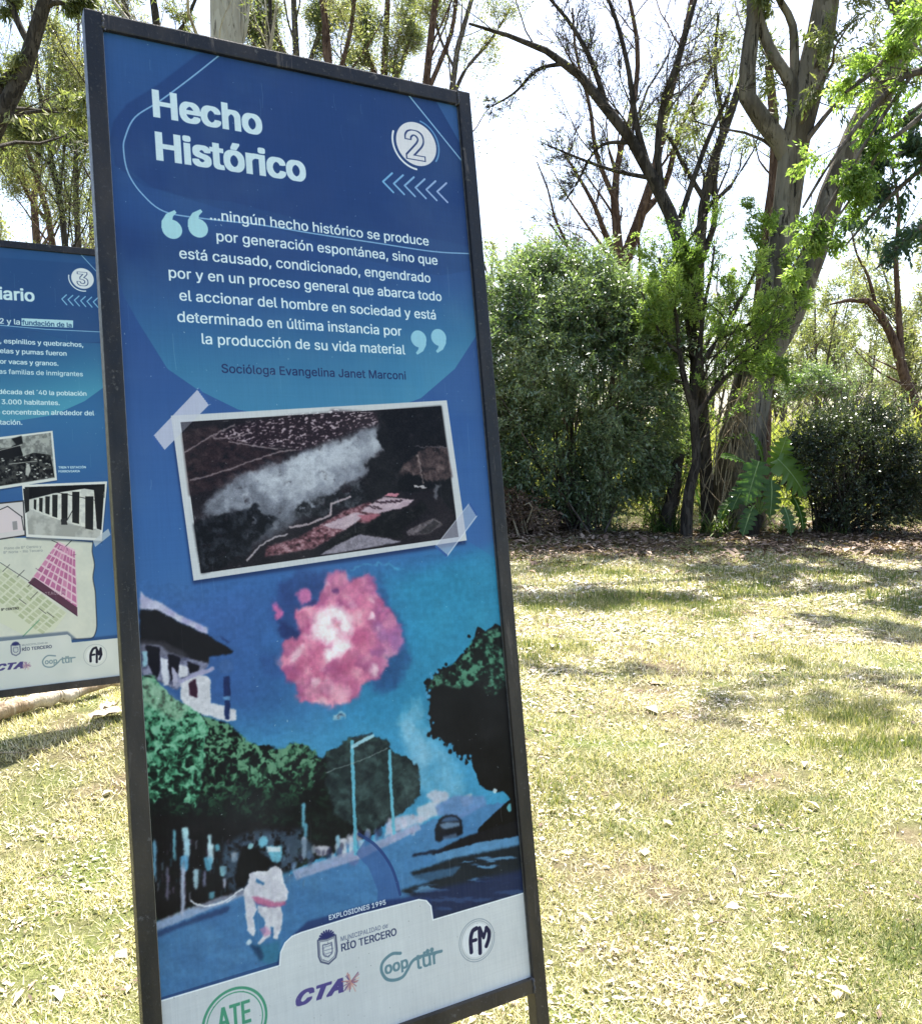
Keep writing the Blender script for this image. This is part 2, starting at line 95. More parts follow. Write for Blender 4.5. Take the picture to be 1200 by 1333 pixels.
# ---------------------------------------------------------------- prints
F=1196.0; CAMH=1.42; TH=math.atan(93.5/F); CT,ST=math.cos(TH),math.sin(TH)
HD=np.array([.864,.503,0.]); HD/=np.linalg.norm(HD)
UP=np.array([-.0822,.1415,.9865]); UP-=HD*(UP@HD); UP/=np.linalg.norm(UP)
NB=np.cross(UP,HD)                                   # pointing behind the panel
PW,PH=.8,2.029                                       # printed panel, metres
EYE=np.array([0,0,CAMH])
def rays(x,y):
    a=(np.asarray(x,float)-600)/F; b=-(np.asarray(y,float)-666.5)/F
    return np.stack([a,b*ST+CT,b*CT-ST],-1)
def at(x,y,d):                                       # the point at ground distance d ahead seen along a direction
    r=rays(x,y); return EYE+r*(d/r[...,1:2])
class Canvas:
    """a print laid out in the plane of its panel; drawn in panel coordinates"""
    def __init__(s,tl,W):                            # tl = world position of the panel's top left corner
        s.tl=tl; s.W=W; s.H=int(round(W*PH/PW)); s.k=W/PW
        u,v=np.meshgrid((np.arange(s.W)+.5)/s.k,(np.arange(s.H)+.5)/s.k)
        p=tl+u[...,None]*HD-v[...,None]*UP-EYE
        fw=p[...,1]*CT-p[...,2]*ST; upc=p[...,1]*ST+p[...,2]*CT
        s.X=600+F*p[...,0]/fw; s.Y=666.5-F*upc/fw
        s.img=np.zeros((s.H,s.W,3))
    def uv(s,pts):
        pts=np.asarray(pts,float); r=rays(pts[...,0],pts[...,1]); D=(s.tl-EYE)@NB
        q=EYE+r*(D/(r@NB))[...,None]-s.tl
        return np.stack([q@HD*s.k,-(q@UP)*s.k],-1)
    def box(s,uv,pad=3):
        x0=max(0,int(uv[:,0].min()-pad)); x1=min(s.W,int(uv[:,0].max()+pad)+1)
        y0=max(0,int(uv[:,1].min()-pad)); y1=min(s.H,int(uv[:,1].max()+pad)+1)
        return (x0,y0,x1,y1) if x1>x0 and y1>y0 else None
    def comp(s,b,m,col,alpha=1.):
        x0,y0,x1,y1=b; m=np.clip(m,0,1)[...,None]*alpha
        s.img[y0:y1,x0:x1]=s.img[y0:y1,x0:x1]*(1-m)+np.asarray(col,float)*m
    def fill(s,polys,b,dil=0,SS=3):
        x0,y0,x1,y1=b; w=(x1-x0)*SS; h=(y1-y0)*SS; m=np.zeros((h,w+1),np.uint8)
        for p in polys:
            q=(p-np.array([x0,y0]))*SS; n=len(q)
            for i in range(n):
                ax,ay=q[i]; bx,by=q[(i+1)%n]
                if ay>by: ax,ay,bx,by=bx,by,ax,ay
                r0=max(0,math.ceil(ay-.5)); r1=min(h,math.ceil(by-.5))
                if r1<=r0: continue
                rr=np.arange(r0,r1); xx=np.clip(np.ceil(ax+(rr+.5-ay)*(bx-ax)/(by-ay)-.5),0,w).astype(int)
                m[rr,xx]^=1
        m=np.bitwise_xor.accumulate(m,axis=1)[:,:w]
        if dil>0:
            R=dil*SS; k=int(R); P=np.pad(m,k+1); o=m.copy()
            kv=int(R*.55+.5)
            for dy in range(-kv,kv+1):
                half=k
                for dx in range(-half,half+1): o|=P[k+1+dy:k+1+dy+h,k+1+dx:k+1+dx+w]
            m=o
        return m.reshape(h//SS,SS,w//SS,SS).mean((1,3))
    def poly(s,pts,col,alpha=1.,blur=0,tex=None):
        uv=s.uv(pts); b=s.box(uv,3+3*blur)
        if not b: return
        m=s.fill([uv],b,SS=2 if blur else 3)
        if blur: m=soft(m,blur)
        if tex is not None: m=m*tex(s.X[b[1]:b[3],b[0]:b[2]],s.Y[b[1]:b[3],b[0]:b[2]])
        s.comp(b,m,col(s.X[b[1]:b[3],b[0]:b[2]],s.Y[b[1]:b[3],b[0]:b[2]]) if callable(col) else np.array(col)/255.,alpha)
    def line(s,pts,w,col,alpha=1.,closed=False,smooth=0):
        uv=s.uv(pts); s.line_uv(uv,w*s.k/567,col,alpha,closed,smooth)
    def line_uv(s,uv,w,col,alpha=1.,closed=False,smooth=0):
        if closed: uv=np.vstack([uv,uv[:1]])
        if smooth: uv=spline(uv,smooth)
        b=s.box(uv,w+2)
        if not b: return
        x0,y0,x1,y1=b; gx,gy=np.meshgrid(np.arange(x0,x1)+.5,np.arange(y0,y1)+.5); d=np.full(gx.shape,1e9)
        for (ax,ay),(bx,by) in zip(uv[:-1],uv[1:]):
            q0=max(0,int(min(ax,bx)-w-3-x0)); q1=max(0,int(max(ax,bx)+w+3-x0)); r0=max(0,int(min(ay,by)-w-3-y0)); r1=max(0,int(max(ay,by)+w+3-y0))
            X=gx[r0:r1,q0:q1]; Y=gy[r0:r1,q0:q1]
            if X.size==0: continue
            L=(bx-ax)**2+(by-ay)**2+1e-9; t=np.clip(((X-ax)*(bx-ax)+(Y-ay)*(by-ay))/L,0,1)
            d[r0:r1,q0:q1]=np.minimum(d[r0:r1,q0:q1],np.hypot(X-ax-t*(bx-ax),Y-ay-t*(by-ay)))
        s.comp(b,w/2+.5-d,np.array(col)/255.,alpha)
    def ring(s,c,r,w,col,a0=0,a1=360,alpha=1.,sy=1.):      # r,w in 'sign pixels' (567 to the panel's width)
        c=s.uv([c])[0]; k=s.k/567*.8*1.0; t=np.radians(np.linspace(a0,a1,60)); k=s.W/567
        s.line_uv(np.stack([c[0]+np.cos(t)*r*k,c[1]+np.sin(t)*r*k*sy],-1),w*k,col,alpha)
    def disc(s,c,r,col,alpha=1.,blur=0,sy=1.):
        c=s.uv([c])[0]; k=s.W/567; t=np.radians(np.arange(0,360,6)); uv=np.stack([c[0]+np.cos(t)*r*k,c[1]+np.sin(t)*r*k*sy],-1); b=s.box(uv,3+3*blur)
        if not b: return
        m=s.fill([uv],b)
        if blur: m=soft(m,blur)
        s.comp(b,m,np.array(col)/255.,alpha)
    def text(s,t,p0,p1,col,bold=0.,slant=0.,alpha=1.,ys=1.,track=0.,inner=None):
        a,b_=s.uv([p0,p1]); base=(a[1]+b_[1])/2
        adv=[GLYPHS[c][0]+track for c in t]; tot=sum(adv)-20
        k=(b_[0]-a[0])/tot; x=a[0]-10*k; polys=[]
        for c,ad in zip(t,adv):
            for g in GLYPHS[c][1].split('|'):
                if not g: continue
                q=np.array(g.split(),float).reshape(-1,2)
                polys.append(np.stack([x+(q[:,0]+slant*q[:,1])*k,base-q[:,1]*k*ys],-1))
            x+=ad*k
        if not polys: return
        bb=s.box(np.vstack(polys),6)
        if not bb: return
        s.comp(bb,s.fill(polys,bb,dil=bold*k*7 if bold else 0),np.array(col)/255.,alpha)
        if inner is not None: s.comp(bb,s.fill(polys,bb,dil=inner[0]*k*7),np.array(inner[1])/255.,alpha)
def warp(c,pts,A,sc,seed=1,grow=2):                    # let drawn edges wander, as in a blown-up photograph
    uv=c.uv(pts); b=c.box(uv,8); x0,y0,x1,y1=b; m=soft(c.fill([uv],b,SS=1),grow)[...,None]
    gx,gy=np.meshgrid(np.arange(x0,x1),np.arange(y0,y1)); dx=np.zeros(gx.shape); dy=dx.copy()
    for k,(a,q) in enumerate(zip(A,sc)): dx+=a*(vn(gx,gy,q,seed+k)-.5)*2; dy+=a*(vn(gx,gy,q,seed+31+k)-.5)*2
    px=np.clip(gx+dx,0,c.W-1.01); py=np.clip(gy+dy,0,c.H-1.01); i=px.astype(int); j=py.astype(int); fx=(px-i)[...,None]; fy=(py-j)[...,None]; I=c.img
    w=(I[j,i]*(1-fx)+I[j,i+1]*fx)*(1-fy)+(I[j+1,i]*(1-fx)+I[j+1,i+1]*fx)*fy
    I[y0:y1,x0:x1]=I[y0:y1,x0:x1]*(1-m)+w*m
def smooth(c,pts,rad,grow=2,keep=0.):
    uv=c.uv(pts); b=c.box(uv,6); x0,y0,x1,y1=b; m=soft(c.fill([uv],b,SS=1),grow)[...,None]*(1-keep); I=c.img[y0:y1,x0:x1]
    I[:]=I*(1-m)+np.stack([soft(I[...,k],rad) for k in range(3)],-1)*m
def soft(m,r):
    r=max(1,int(r))
    for ax in (0,1):
        for _ in range(2):
            c=np.cumsum(np.pad(m,[(r+1,r) if a==ax else (0,0) for a in (0,1)],mode='edge'),axis=ax)
            n=m.shape[ax]; w=2*r+1
            m=(np.take(c,np.arange(w,w+n),axis=ax)-np.take(c,np.arange(0,n),axis=ax))/w
    return m
def spline(p,n):
    p=np.vstack([2*p[0]-p[1],p,2*p[-1]-p[-2]]); o=[]
    for i in range(1,len(p)-2):
        for t in np.arange(n)/n:
            a,b,c,d=p[i-1:i+3]; o.append(.5*((2*b)+(c-a)*t+(2*a-5*b+4*c-d)*t*t+(3*b-a-3*c+d)*t**3))
    return np.array(o+[p[-2]])
_T=np.random.RandomState(5).rand(256,256)
def vn(x,y,sc,seed=0,sy=None):                       # smooth value noise
    x=x/sc+seed*17.3; y=y/(sy or sc)+seed*9.1; i=np.floor(x).astype(int); j=np.floor(y).astype(int); fx=x-i; fy=y-j
    fx=fx*fx*(3-2*fx); fy=fy*fy*(3-2*fy); i&=255; j&=255; i1=(i+1)&255; j1=(j+1)&255
    return (_T[j,i]*(1-fx)+_T[j,i1]*fx)*(1-fy)+(_T[j1,i]*(1-fx)+_T[j1,i1]*fx)*fy
def fb(x,y,sc,seed=0,o=4,sy=None):
    r=0;a=1;t=0
    for q in range(o): r=r+a*vn(x,y,sc/2**q,seed+q,(sy/2**q if sy else None)); t+=a; a*=.55
    return r/t
def ss(a,b,x): t=np.clip((x-a)/(b-a),0,1); return t*t*(3-2*t)
def mixc(t,*cols):                                   # colour ramp over t in 0..1
    n=len(cols)-1; c=np.array(cols)/255.; t=np.clip(t,0,.9999)*n; i=t.astype(int); f=(t-i)[...,None]
    return c[i]*(1-f)+c[i+1]*f
def Z(x0,y0,k): return lambda *p:[(x0+a*k,y0+b*k) for a,b in p]

def logos(c,bot,mark):
    pass
def crest(c,ctr,w):
    x,y=ctr
    c.line_uv(shield(c,ctr,w),.09*w*c.W/567,(90,95,125),1,True); c.line_uv(shield(c,ctr,w*.84),.04*w*c.W/567,(110,115,140),1,True)
    c.line_uv(shield(c,ctr,w*.5),.06*w*c.W/567,(100,105,130),.9,True)
    u=c.uv([ctr])[0]; k=c.W/567*w
    for a in range(-80,81,20):
        t=math.radians(a); b=u+np.array([0,-.62*k])
        c.line_uv(np.array([b,b+np.array([math.sin(t)*.42*k,-math.cos(t)*.36*k])]),.1*k,(45,50,110))
    for i in range(9):
        t=i/9*6.28; c.line_uv(np.array([u+[.2*k*math.cos(t),.3*k*math.sin(t)],u+[.3*k*math.cos(t),.38*k*math.sin(t)]]),.05*k,(120,125,150),.8)
    for q in (-.18,0,.18): c.line_uv(np.array([u+[-.28*k,q*k],u+[.28*k,q*k]]),.04*k,(110,115,145),.7)
def shield(c,ctr,w):
    u=c.uv([ctr])[0]; k=c.W/567*w
    pts=[(-.5,-.62),(0,-.56),(.5,-.62),(.52,.2),(.42,.5),(0,.72),(-.42,.5),(-.52,.2)]
    return u+np.array(pts)*k

def paint_sign2(tl):
    c=Canvas(tl,1100); X,Y=c.X,c.Y
    # ---- ground colours
    t=np.clip(Y/1333,0,1)
    g=mixc(t,(38,88,148),(32,76,138),(36,82,148),(46,100,166),(48,108,172),(58,118,176),(70,120,168))
    c.img[:]=g
    r=ss(700,420,Y)*0
    # paler top right and left margins against the darker curl
    c.poly([(257,70),(205,110),(165,135),(148,157),(143,180),(150,215),(185,240),(245,258),(300,275),(372,300),(440,325),(487,340),(544,355),(575,358),(620,350),(640,100),(560,60),(400,30)],(26,62,122),.75,blur=2)
    c.poly([(560,118),(615,215),(640,300),(640,90),(560,90)],(52,100,160),.8)
    body=[(140,318),(150,350),(163,388),(180,419),(218,480),(257,507),(310,533),(370,545),(430,548),(490,540),(548,518),(592,480),(619,438),(626,380),(624,300),(560,240),(300,200),(160,230)]
    c.poly(body,lambda x,y:mixc(ss(280,560,y)*.85+ss(380,640,x)*.15,(26,62,122),(40,92,150),(48,118,165),(62,142,184)),1,tex=lambda x,y:ss(250,330,y-.0*x)*ss(-20,60,y-(262+.22*(x-180))+0*x))
    c.poly([(150,205),(185,240),(245,258),(300,275),(372,300),(440,325),(487,340),(544,355),(575,358),(624,350),(620,322),(560,310),(400,288),(300,262),(214,255),(160,215)],(34,80,138),.45,blur=2)
    # ---- fine lines
    lc=(150,196,236)
    c.line([(286,71),(247,102),(208,131),(176,152),(163,178),(161,196),(167,225),(185,252),(214,275),(264,284),(336,292),(410,304),(490,316),(563,327),(613,330)],1.6,lc,.8,smooth=6)
    c.line([(530,121),(601,209),(618,228)],1.9,lc,.9)
    # ---- badge
    c.disc((542,187),37,(226,222,232)); c.ring((542,187),43.5,3.4,(226,228,240),95,200); c.ring((542,187),42,2.6,(96,150,205),-75,35)
    c.text('2',(528,204),(555,209.5),(36,60,120),bold=2.9,inner=(.8,(226,222,232)))
    for i in range(6):
        x=498.5+i*14.1; y=236+i*2.6
        c.line([(x+12,y-11),(x,y),(x+13.5,y+14)],2.5,(118+8*i,178,226),.95)
    # ---- title and quotation
    tc=(204,222,236)
    c.text('Hecho',(199,150),(341,175),tc,bold=2.5); c.text('Histórico',(203,206),(398,236),tc,bold=2.5)
    wc=(222,234,244)
    for t,a,b in (('...ningún hecho histórico se produce',(273,287),(558.3,318)),('por generación espontánea, sino que',(281.6,314.5),(569.8,343.5)),('está causado, condicionado, engendrado',(233.7,337.5),(560.6,366)),
        ('por y en un proceso general que abarca todo',(219.5,363),(575,390)),('el accionar del hombre en sociedad y está',(233.7,391.5),(568,415)),('determinado en última instancia por',(231,418.5),(523,437)),('la producción de su vida material',(262.4,448),(527.3,460.5))):
        c.text(t,a,b,wc,bold=1.0)
    c.text('Socióloga Evangelina Janet Marconi',(288.5,484.6),(528.8,494.2),(28,42,96),bold=.5)
    def quote(x,y,f,col):
        c.disc((x,y),14,col); q=c.uv([(x,y)])[0]; k=c.W/567*.86
        P=[(-17,0),(-16,-12),(-8,-25),(6,-33),(9,-29),(3,-22),(1,-14),(8,-12),(4,4)]
        P=q+np.array(P)*k*f; b=c.box(P); c.comp(b,c.fill([P],b),np.array(col)/255.)
    for x,y in ((224,298),(258,296.5)): quote(x,y,1,(166,212,228))
    for x,y in ((545,441),(571,439)): quote(x,y,-.92,(142,196,222))
    # ---- the street picture
    low=[(170,745),(250,757),(612,706),(665,740),(700,1163),(683,1163),(563,1198),(364,1257),(200,1310)]
    def sky(x,y):
        tt=ss(300,640,x+.25*(y-800)); v=mixc(tt,(46,94,160),(40,112,172),(22,132,180),(16,138,180)); lo=ss(900,985,y)[...,None]
        w=vn(x,y,60,3)[...,None]; v=v*(.93+.14*w)
        return v*(1-lo*.8)+np.array((56,150,196))/255*lo*.8
    c.poly(low,sky,1,tex=lambda x,y:ss(720,790,y+.15*(x-400)))
    c.poly([(660,700),(672,760),(690,1170),(640,1000),(560,900),(520,760)],(20,140,182),.5,blur=14)
    # dark drifting smoke round the fireball
    for p,a in (([(352,800),(362,760),(395,742),(430,742),(440,760),(400,800),(395,840),(370,832)],.75),([(490,740),(505,780),(525,815),(535,860),(520,890),(500,905),(480,895),(505,850)],.7),([(340,855),(365,850),(372,880),(345,882)],.5)):
        c.poly(p,(38,60,122),a,blur=8,tex=lambda x,y:.4+.8*fb(x,y,18,7))
    zf=Z(340,730,.1833)
    out=zf((480,90),(540,68),(600,78),(640,150),(700,120),(780,100),(825,160),(860,280),(930,360),(960,450),(1000,490),(1015,600),(950,680),(900,690),(905,760),(830,840),(720,865),(690,950),(600,1015),(480,1030),(400,1010),(330,990),(280,1000),(270,870),(200,850),(150,790),(160,600),(210,540),(285,520),(260,450),(210,400),(230,340),(320,335),(400,310),(440,190))
    def ball(x,y):
        n=fb(x,y,22,13,4); v=vn(x,y,14,17); 
        col=mixc(ss(.25,.8,n*.7+v*.3+.12*ss(880,800,y)*0),(178,84,138),(208,106,152),(228,136,170),(240,172,194))
        vi=ss(470,525,x)[...,None]*.75+.45*ss(800,745,y)[...,None]*.8; vi=np.clip(vi,0,1)
        return col*(1-vi*.65)+np.array((150,104,168))/255*vi*.65
    c.poly(out,(150,90,160),.55,blur=7); c.poly(out,ball,1,blur=3,tex=lambda x,y:1+0*x)
    rs=np.random.RandomState(4)
    for i in range(150):
        px,py=rs.uniform(150,1000),rs.uniform(90,1010)
        q=[(p[0]-340)/.1833 for p in out]; 
        ins=False; oy=[((p[1]-730)/.1833) for p in out]
        for a in range(len(out)):
            b_=a-1
            if (oy[a]>py)!=(oy[b_]>py) and px<(q[b_]-q[a])*(py-oy[a])/(oy[b_]-oy[a])+q[a]: ins=not ins
        if not ins: continue
        e=rs.uniform(18,60); lowp=py>780; cc=((236,160,186),(222,120,160),(178,66,118),(232,150,178),(206,104,150))[rs.randint(5)] if not (px>780 and py>450) else ((168,112,172),(190,120,176),(140,90,150))[rs.randint(3)]
        c.disc(zf((px,py))[0],e*.2,cc,.4,blur=4,sy=.8)
    for p,r_,a in (((260,660),34,.75),((235,690),22,.8),((300,610),22,.7),((380,860),34,.7),((480,890),60,.35),((800,780),46,.6),((810,785),28,.7),((785,390),26,1),((785,300),20,.7),((640,290),14,.8),((655,320),12,.8),((625,250),10,.7),((600,100),30,.25),((700,380),20,.5),((330,520),26,.4),((520,900),40,.4),((430,760),30,.3),((600,930),50,.3),((840,480),20,.4)):
        c.disc(zf(p)[0],r_*.2,(248,208,222),a,blur=4)
    for p,r_ in (((580,540),70),((700,560),60),((400,640),50),((350,480),30),((620,720),70),((440,930),20)): c.disc(zf(p)[0],r_*.2,(186,70,122),.45,blur=7)
    for pth,w in ((zf((400,500),(410,440),(440,400),(500,380),(560,390),(600,430),(605,480)),16),(zf((440,480),(480,520),(530,540),(550,590),(560,620)),14),(zf((490,660),(530,630),(590,610)),14),(zf((485,690),(490,640)),9),(zf((450,420),(440,500),(500,520)),15)):
        c.line(pth,w*1.5,(244,196,214),.35,smooth=4); c.line(pth,w*1.1,(246,222,230),.45,smooth=4); c.line(pth,w*.6,(248,236,240),.8,smooth=4)
    c.disc(zf((525,460))[0],4,(210,150,160),.8,blur=2); c.disc(zf((525,220))[0],5.5,(96,52,112),.9,blur=3)
    c.disc(zf((310,245))[0],10.5,(200,110,168),1,blur=3,sy=1.3); c.disc(zf((107,360))[0],6,(206,104,168),1,blur=2,sy=1.9)
    c.poly(zf((330,300),(390,270),(400,310),(330,330)),(60,48,110),.7,blur=3); c.poly(zf((110,430),(200,460),(280,500),(270,540),(190,560),(120,520)),(30,44,100),.8,blur=5)
    c.line(zf((510,1112),(550,1100),(585,1102)),2,(210,228,236),.95); c.line(zf((520,1090),(545,1072),(585,1085)),2.4,(200,220,230),.95); c.line(zf((530,1096),(580,1092)),1.6,(30,40,70),.9)
    c.line(zf((650,55),(740,30),(860,30),(1000,60)),1.4,(90,190,220),.7,smooth=5)
    # pale haze over the end of the street
    for p,a in (([(520,930),(545,905),(560,940),(575,975),(600,1000),(605,1040),(560,1050),(530,1000)],.55),([(520,945),(540,940),(556,965),(560,990),(540,1000)],.6)):
        c.poly(p,(150,196,222),a,blur=10,tex=lambda x,y:.3+fb(x,y,14,19))
    warp(c,[(335,735),(560,725),(560,945),(335,955)],(7,5.5,3.2,1.6),(40,17,8,4),9)
    smooth(c,[(335,735),(560,725),(560,945),(335,955)],2)
    # building on the left
    zb=Z(180,760,.1667)
    c.poly(zb((15,50),(60,100),(180,150),(300,230),(545,345),(535,400),(300,290),(150,215),(10,200)),lambda x,y:mixc(vn(x,y,9,4),(168,160,204),(206,204,222)),1,blur=2)
    c.poly(zb((10,420),(550,560),(548,640),(470,720),(350,800),(300,830),(10,700)),lambda x,y:mixc(ss(.3,.7,fb(x,y,8,7)),(84,84,112),(150,150,180)),1,blur=2)
    c.poly(zb((10,200),(150,208),(300,290),(540,400),(742,530),(720,548),(550,575),(548,620),(470,600),(250,540),(170,480),(10,470)),(24,20,26),1,blur=2)
    c.poly(zb((10,440),(200,450),(400,560),(330,590),(10,520)),(92,88,100),.5,blur=3)
    for q in (((60,480),(170,500),(165,690),(150,740),(110,700),(75,620)),((232,545),(325,575),(318,700),(255,760),(238,650)),((380,605),(480,640),(470,680),(400,700))): c.poly(zb(*q),(20,16,30),1,blur=1)
    for q,cc in ((((170,570),(232,590),(240,790),(200,800),(180,700)),(206,204,218)),(((318,630),(385,650),(385,720),(320,735)),(210,206,218)),(((262,640),(310,700),(300,790),(270,800)),(176,170,196)),(((30,530),(70,530),(72,640),(40,650)),(150,190,210))): c.poly(zb(*q),cc,1,blur=1)
    c.poly(zb((300,760),(460,690),(590,645),(600,670),(520,710),(340,780)),(170,164,200),1,blur=1)
    c.poly(zb((330,780),(470,715),(545,725),(565,760),(568,930),(660,950),(765,985),(765,1070),(705,1080),(380,985),(330,900)),(212,208,218),1,blur=1)
    c.poly(zb((395,780),(455,740),(462,890),(400,870)),(60,26,50),1,blur=1)
    c.poly(zb((665,730),(715,720),(720,880),(710,1060),(680,1060),(670,900)),(26,44,96),1,blur=1); c.poly(zb((660,880),(718,880),(715,915),(665,905)),(90,140,190),1,blur=1); c.disc(zb((685,650))[0],10,(60,100,160),.8,blur=2); c.poly(zb((640,400),(720,460),(700,470),(650,430)),(30,54,110),.8,blur=2)
    # ground of the street
    road=[(195,1205),(300,1165),(380,1138),(480,1105),(560,1070),(610,1052),(690,1040),(700,1175),(563,1215),(364,1270),(195,1320)]
    c.poly(road,lambda x,y:mixc(.25+.5*fb(x,y,40,23,3,12)+.25*ss(300,600,x),(44,92,146),(58,114,166),(72,134,184)),1,blur=1)
    # trees across the street
    tm=[(180,880),(200,878),(212,900),(243,925),(275,935),(297,942),(318,960),(335,972),(362,974),(380,968),(398,969),(412,980),(419,992),(428,980),(455,962),(485,957),(505,965),(522,985),(545,995),(548,1015),(543,1040),(528,1056),(510,1068),(478,1090),(430,1112),(378,1132),(318,1160),(290,1170),(240,1188),(195,1205)]
    c.poly(tm,lambda x,y:mixc(ss(0,1,(ss(1060,960,y)*.9+.3)*ss(.32,.75,fb(x,y,9,27,4)*.7+.3*vn(x,y,3,5))*ss(600,300,x)*1.3),(20,20,24),(28,46,38),(42,80,58),(72,122,94),(104,150,120)),1,blur=2)
    c.poly([(425,992),(428,980),(455,962),(485,957),(505,965),(522,985),(548,1000),(548,1020),(540,1045),(510,1068),(478,1085),(430,1060)],lambda x,y:mixc(fb(x,y,9,28)*1.5-.3,(30,38,44),(50,66,68),(76,100,100)),.9,blur=3)
    c.poly([(180,878),(203,885),(225,908),(262,930),(272,950),(268,985),(262,1020),(258,1050),(225,1040),(205,1042),(185,1060)],lambda x,y:mixc(ss(.3,.78,fb(x,y,6,29,4)*.8+.2*vn(x,y,2.6,4)+.14*ss(1040,900,y)-.12*ss(262,225,x)*0)*1.05,(16,26,24),(26,50,40),(52,112,84),(84,156,122),(128,186,156)),1,blur=1)
    c.poly([(185,880),(212,895),(240,918),(245,925),(230,940),(205,925),(186,915)],(176,178,160),.4,blur=5)
    c.poly([(195,1065),(260,1058),(330,1070),(385,1075),(385,1130),(330,1158),(250,1180),(200,1200)],(22,16,22),.85,blur=5)
    warp(c,[(176,950),(250,958),(300,960),(420,940),(560,900),(700,960),(700,1180),(563,1215),(364,1270),(200,1320)],(6,5,3,1.6),(40,17,8,4),9)
    # figures, posts and odd lights under the trees
    rs=np.random.RandomState(8)
    for (x,y,w,h,cc) in ((201,1118,5,50,(110,170,205)),(218,1150,4,46,(100,96,118)),(227,1100,4,42,(110,180,200)),(241,1085,9,16,(180,220,230)),(243,1105,9,30,(170,210,228)),(240,1125,11,22,(90,160,200)),(238,1160,6,70,(176,182,208)),(255,1145,7,28,(160,190,205)),(273,1096,5,18,(190,225,235)),(274,1112,8,30,(196,220,232)),(271,1125,10,20,(84,160,190)),(266,1145,4,22,(110,110,140)),(283,1104,7,10,(96,176,200)),(290,1134,8,14,(150,206,216)),(305,1116,9,14,(190,190,200)),(292,1150,4,14,(170,170,190)),(276,1166,8,10,(90,150,170)),(395,1062,5,34,(100,170,195)),(398,1082,5,22,(90,160,185)),(396,1104,6,30,(206,206,222)),(420,1108,18,14,(202,196,210)),(440,1100,6,26,(150,196,220)),(447,1104,10,26,(216,214,226)),(457,1100,7,22,(214,212,224)),(343,1096,10,14,(120,196,214)),(460,1120,14,16,(90,110,160))):
        q=[(x-w*.5,y-h*.42),(x,y-h*.5),(x+w*.5,y-h*.4),(x+w*.46,y+h*.3),(x+w*.1,y+h*.5),(x-w*.4,y+h*.42)]
        c.poly(q,cc,.92,blur=2)
    for i in range(60):
        x=rs.uniform(380,560); y=1128-(x-380)*.31+rs.uniform(-16,4); c.disc((x,y),rs.uniform(2,5),((206,204,220),(90,110,160),(40,40,70),(150,180,210))[rs.randint(4)],.6,blur=2,sy=1.6)
    c.poly([(380,1134),(470,1104),(545,1072),(548,1080),(500,1103),(470,1118),(385,1146)],(170,168,200),.8,blur=2)
    c.poly([(195,1205),(240,1184),(318,1158),(320,1166),(250,1194),(196,1216)],(176,178,204),.7,blur=2)
    c.poly([(196,1216),(250,1196),(300,1178),(296,1188),(240,1206),(198,1224)],(28,46,92),.7,blur=3)
    for i in range(90):
        x=rs.uniform(200,395); y=rs.uniform(1092,1168)-(x-200)*.06; w_=rs.uniform(1,3.2); hh=rs.uniform(3,12)
        c.poly([(x,y),(x+w_,y-1),(x+w_*.9,y+hh),(x+.2,y+hh)],((120,150,172),(70,84,104),(170,176,196),(60,110,130),(110,90,120))[rs.randint(5)],rs.uniform(.2,.6),blur=1)
    # the light coloured blocks at the end of the street
    for q,cc in (([(542,1052),(572,1040),(574,1060),(545,1070)],(208,204,216)),([(553,1036),(566,1028),(584,1032),(583,1045),(566,1046)],(196,194,212)),([(598,1040),(614,1032),(616,1046),(604,1052)],(204,202,216)),([(566,1050),(590,1036),(630,1036),(634,1048),(600,1066),(570,1062)],(104,136,188)),([(505,1066),(535,1060),(560,1066),(540,1074),(500,1090)],(196,190,210))):
        c.poly(q,cc,.85,blur=3)
    # lamp posts
    for p,w in (([(458,966),(460,1020),(463,1112)],4.4),([(507,978),(509,1030),(513,1085)],4.2)): c.line(p,w,(96,180,206),.95)
    c.line([(459,972),(470,966),(485,958)],4.2,(160,206,224),.95); c.line([(460,962),(484,955)],2,(40,60,80),.8); c.line([(424,1006),(470,990),(505,974)],1.1,(170,180,180),.6)
    # right-hand tree
    rt=[(672,812),(655,818),(645,812),(632,822),(622,815),(616,832),(612,846),(600,852),(588,868),(572,872),(556,886),(554,902),(560,915),(556,935),(562,945),(560,955),(572,960),(580,968),(590,972),(596,984),(606,988),(613,982),(615,998),(620,1008),(624,1022),(634,1028),(646,1032),(655,1030),(664,1040),(640,1062),(622,1080),(622,1096),(680,1088),(690,1030)]
    c.poly(rt,(20,17,20),1,blur=1,tex=None)
    c.poly([(672,812),(632,822),(616,832),(600,858),(565,880),(556,900),(575,890),(600,898),(620,890),(640,908),(660,890),(676,895)],lambda x,y:mixc(ss(.38,.66,fb(x,y,7,39,3)),(24,28,28),(40,78,64),(84,140,116)),1,blur=3,tex=lambda x,y:ss(.3,.5,fb(x,y,9,41)+.1))
    for i in range(70):
        t=rs.rand()*17; k=int(t); f=t-k; a,b_=rt[k+4],rt[k+5]; c.disc((a[0]+(b_[0]-a[0])*f+rs.normal()*2.2,a[1]+(b_[1]-a[1])*f+rs.normal()*2),rs.uniform(1.5,4),((20,17,20),(56,150,196))[rs.rand()>.6],1,blur=1)
    c.disc((644,1030),4,(190,210,220),.9,blur=1); c.disc((663,1052),4.5,(100,180,196),.9,blur=1,sy=1.4)
    c.poly([(560,1112),(600,1092),(640,1078),(690,1064),(690,1092),(640,1105),(590,1118)],(26,24,32),1,blur=2)
    c.poly([(566,1112),(620,1098),(690,1086),(690,1100),(620,1112),(570,1122)],(84,140,186),1,blur=1)
    sh=lambda x,y:mixc(ss(.56,.72,fb(x+y,y,34,47,3,6)),(30,34,42),(44,66,92),(84,130,168))
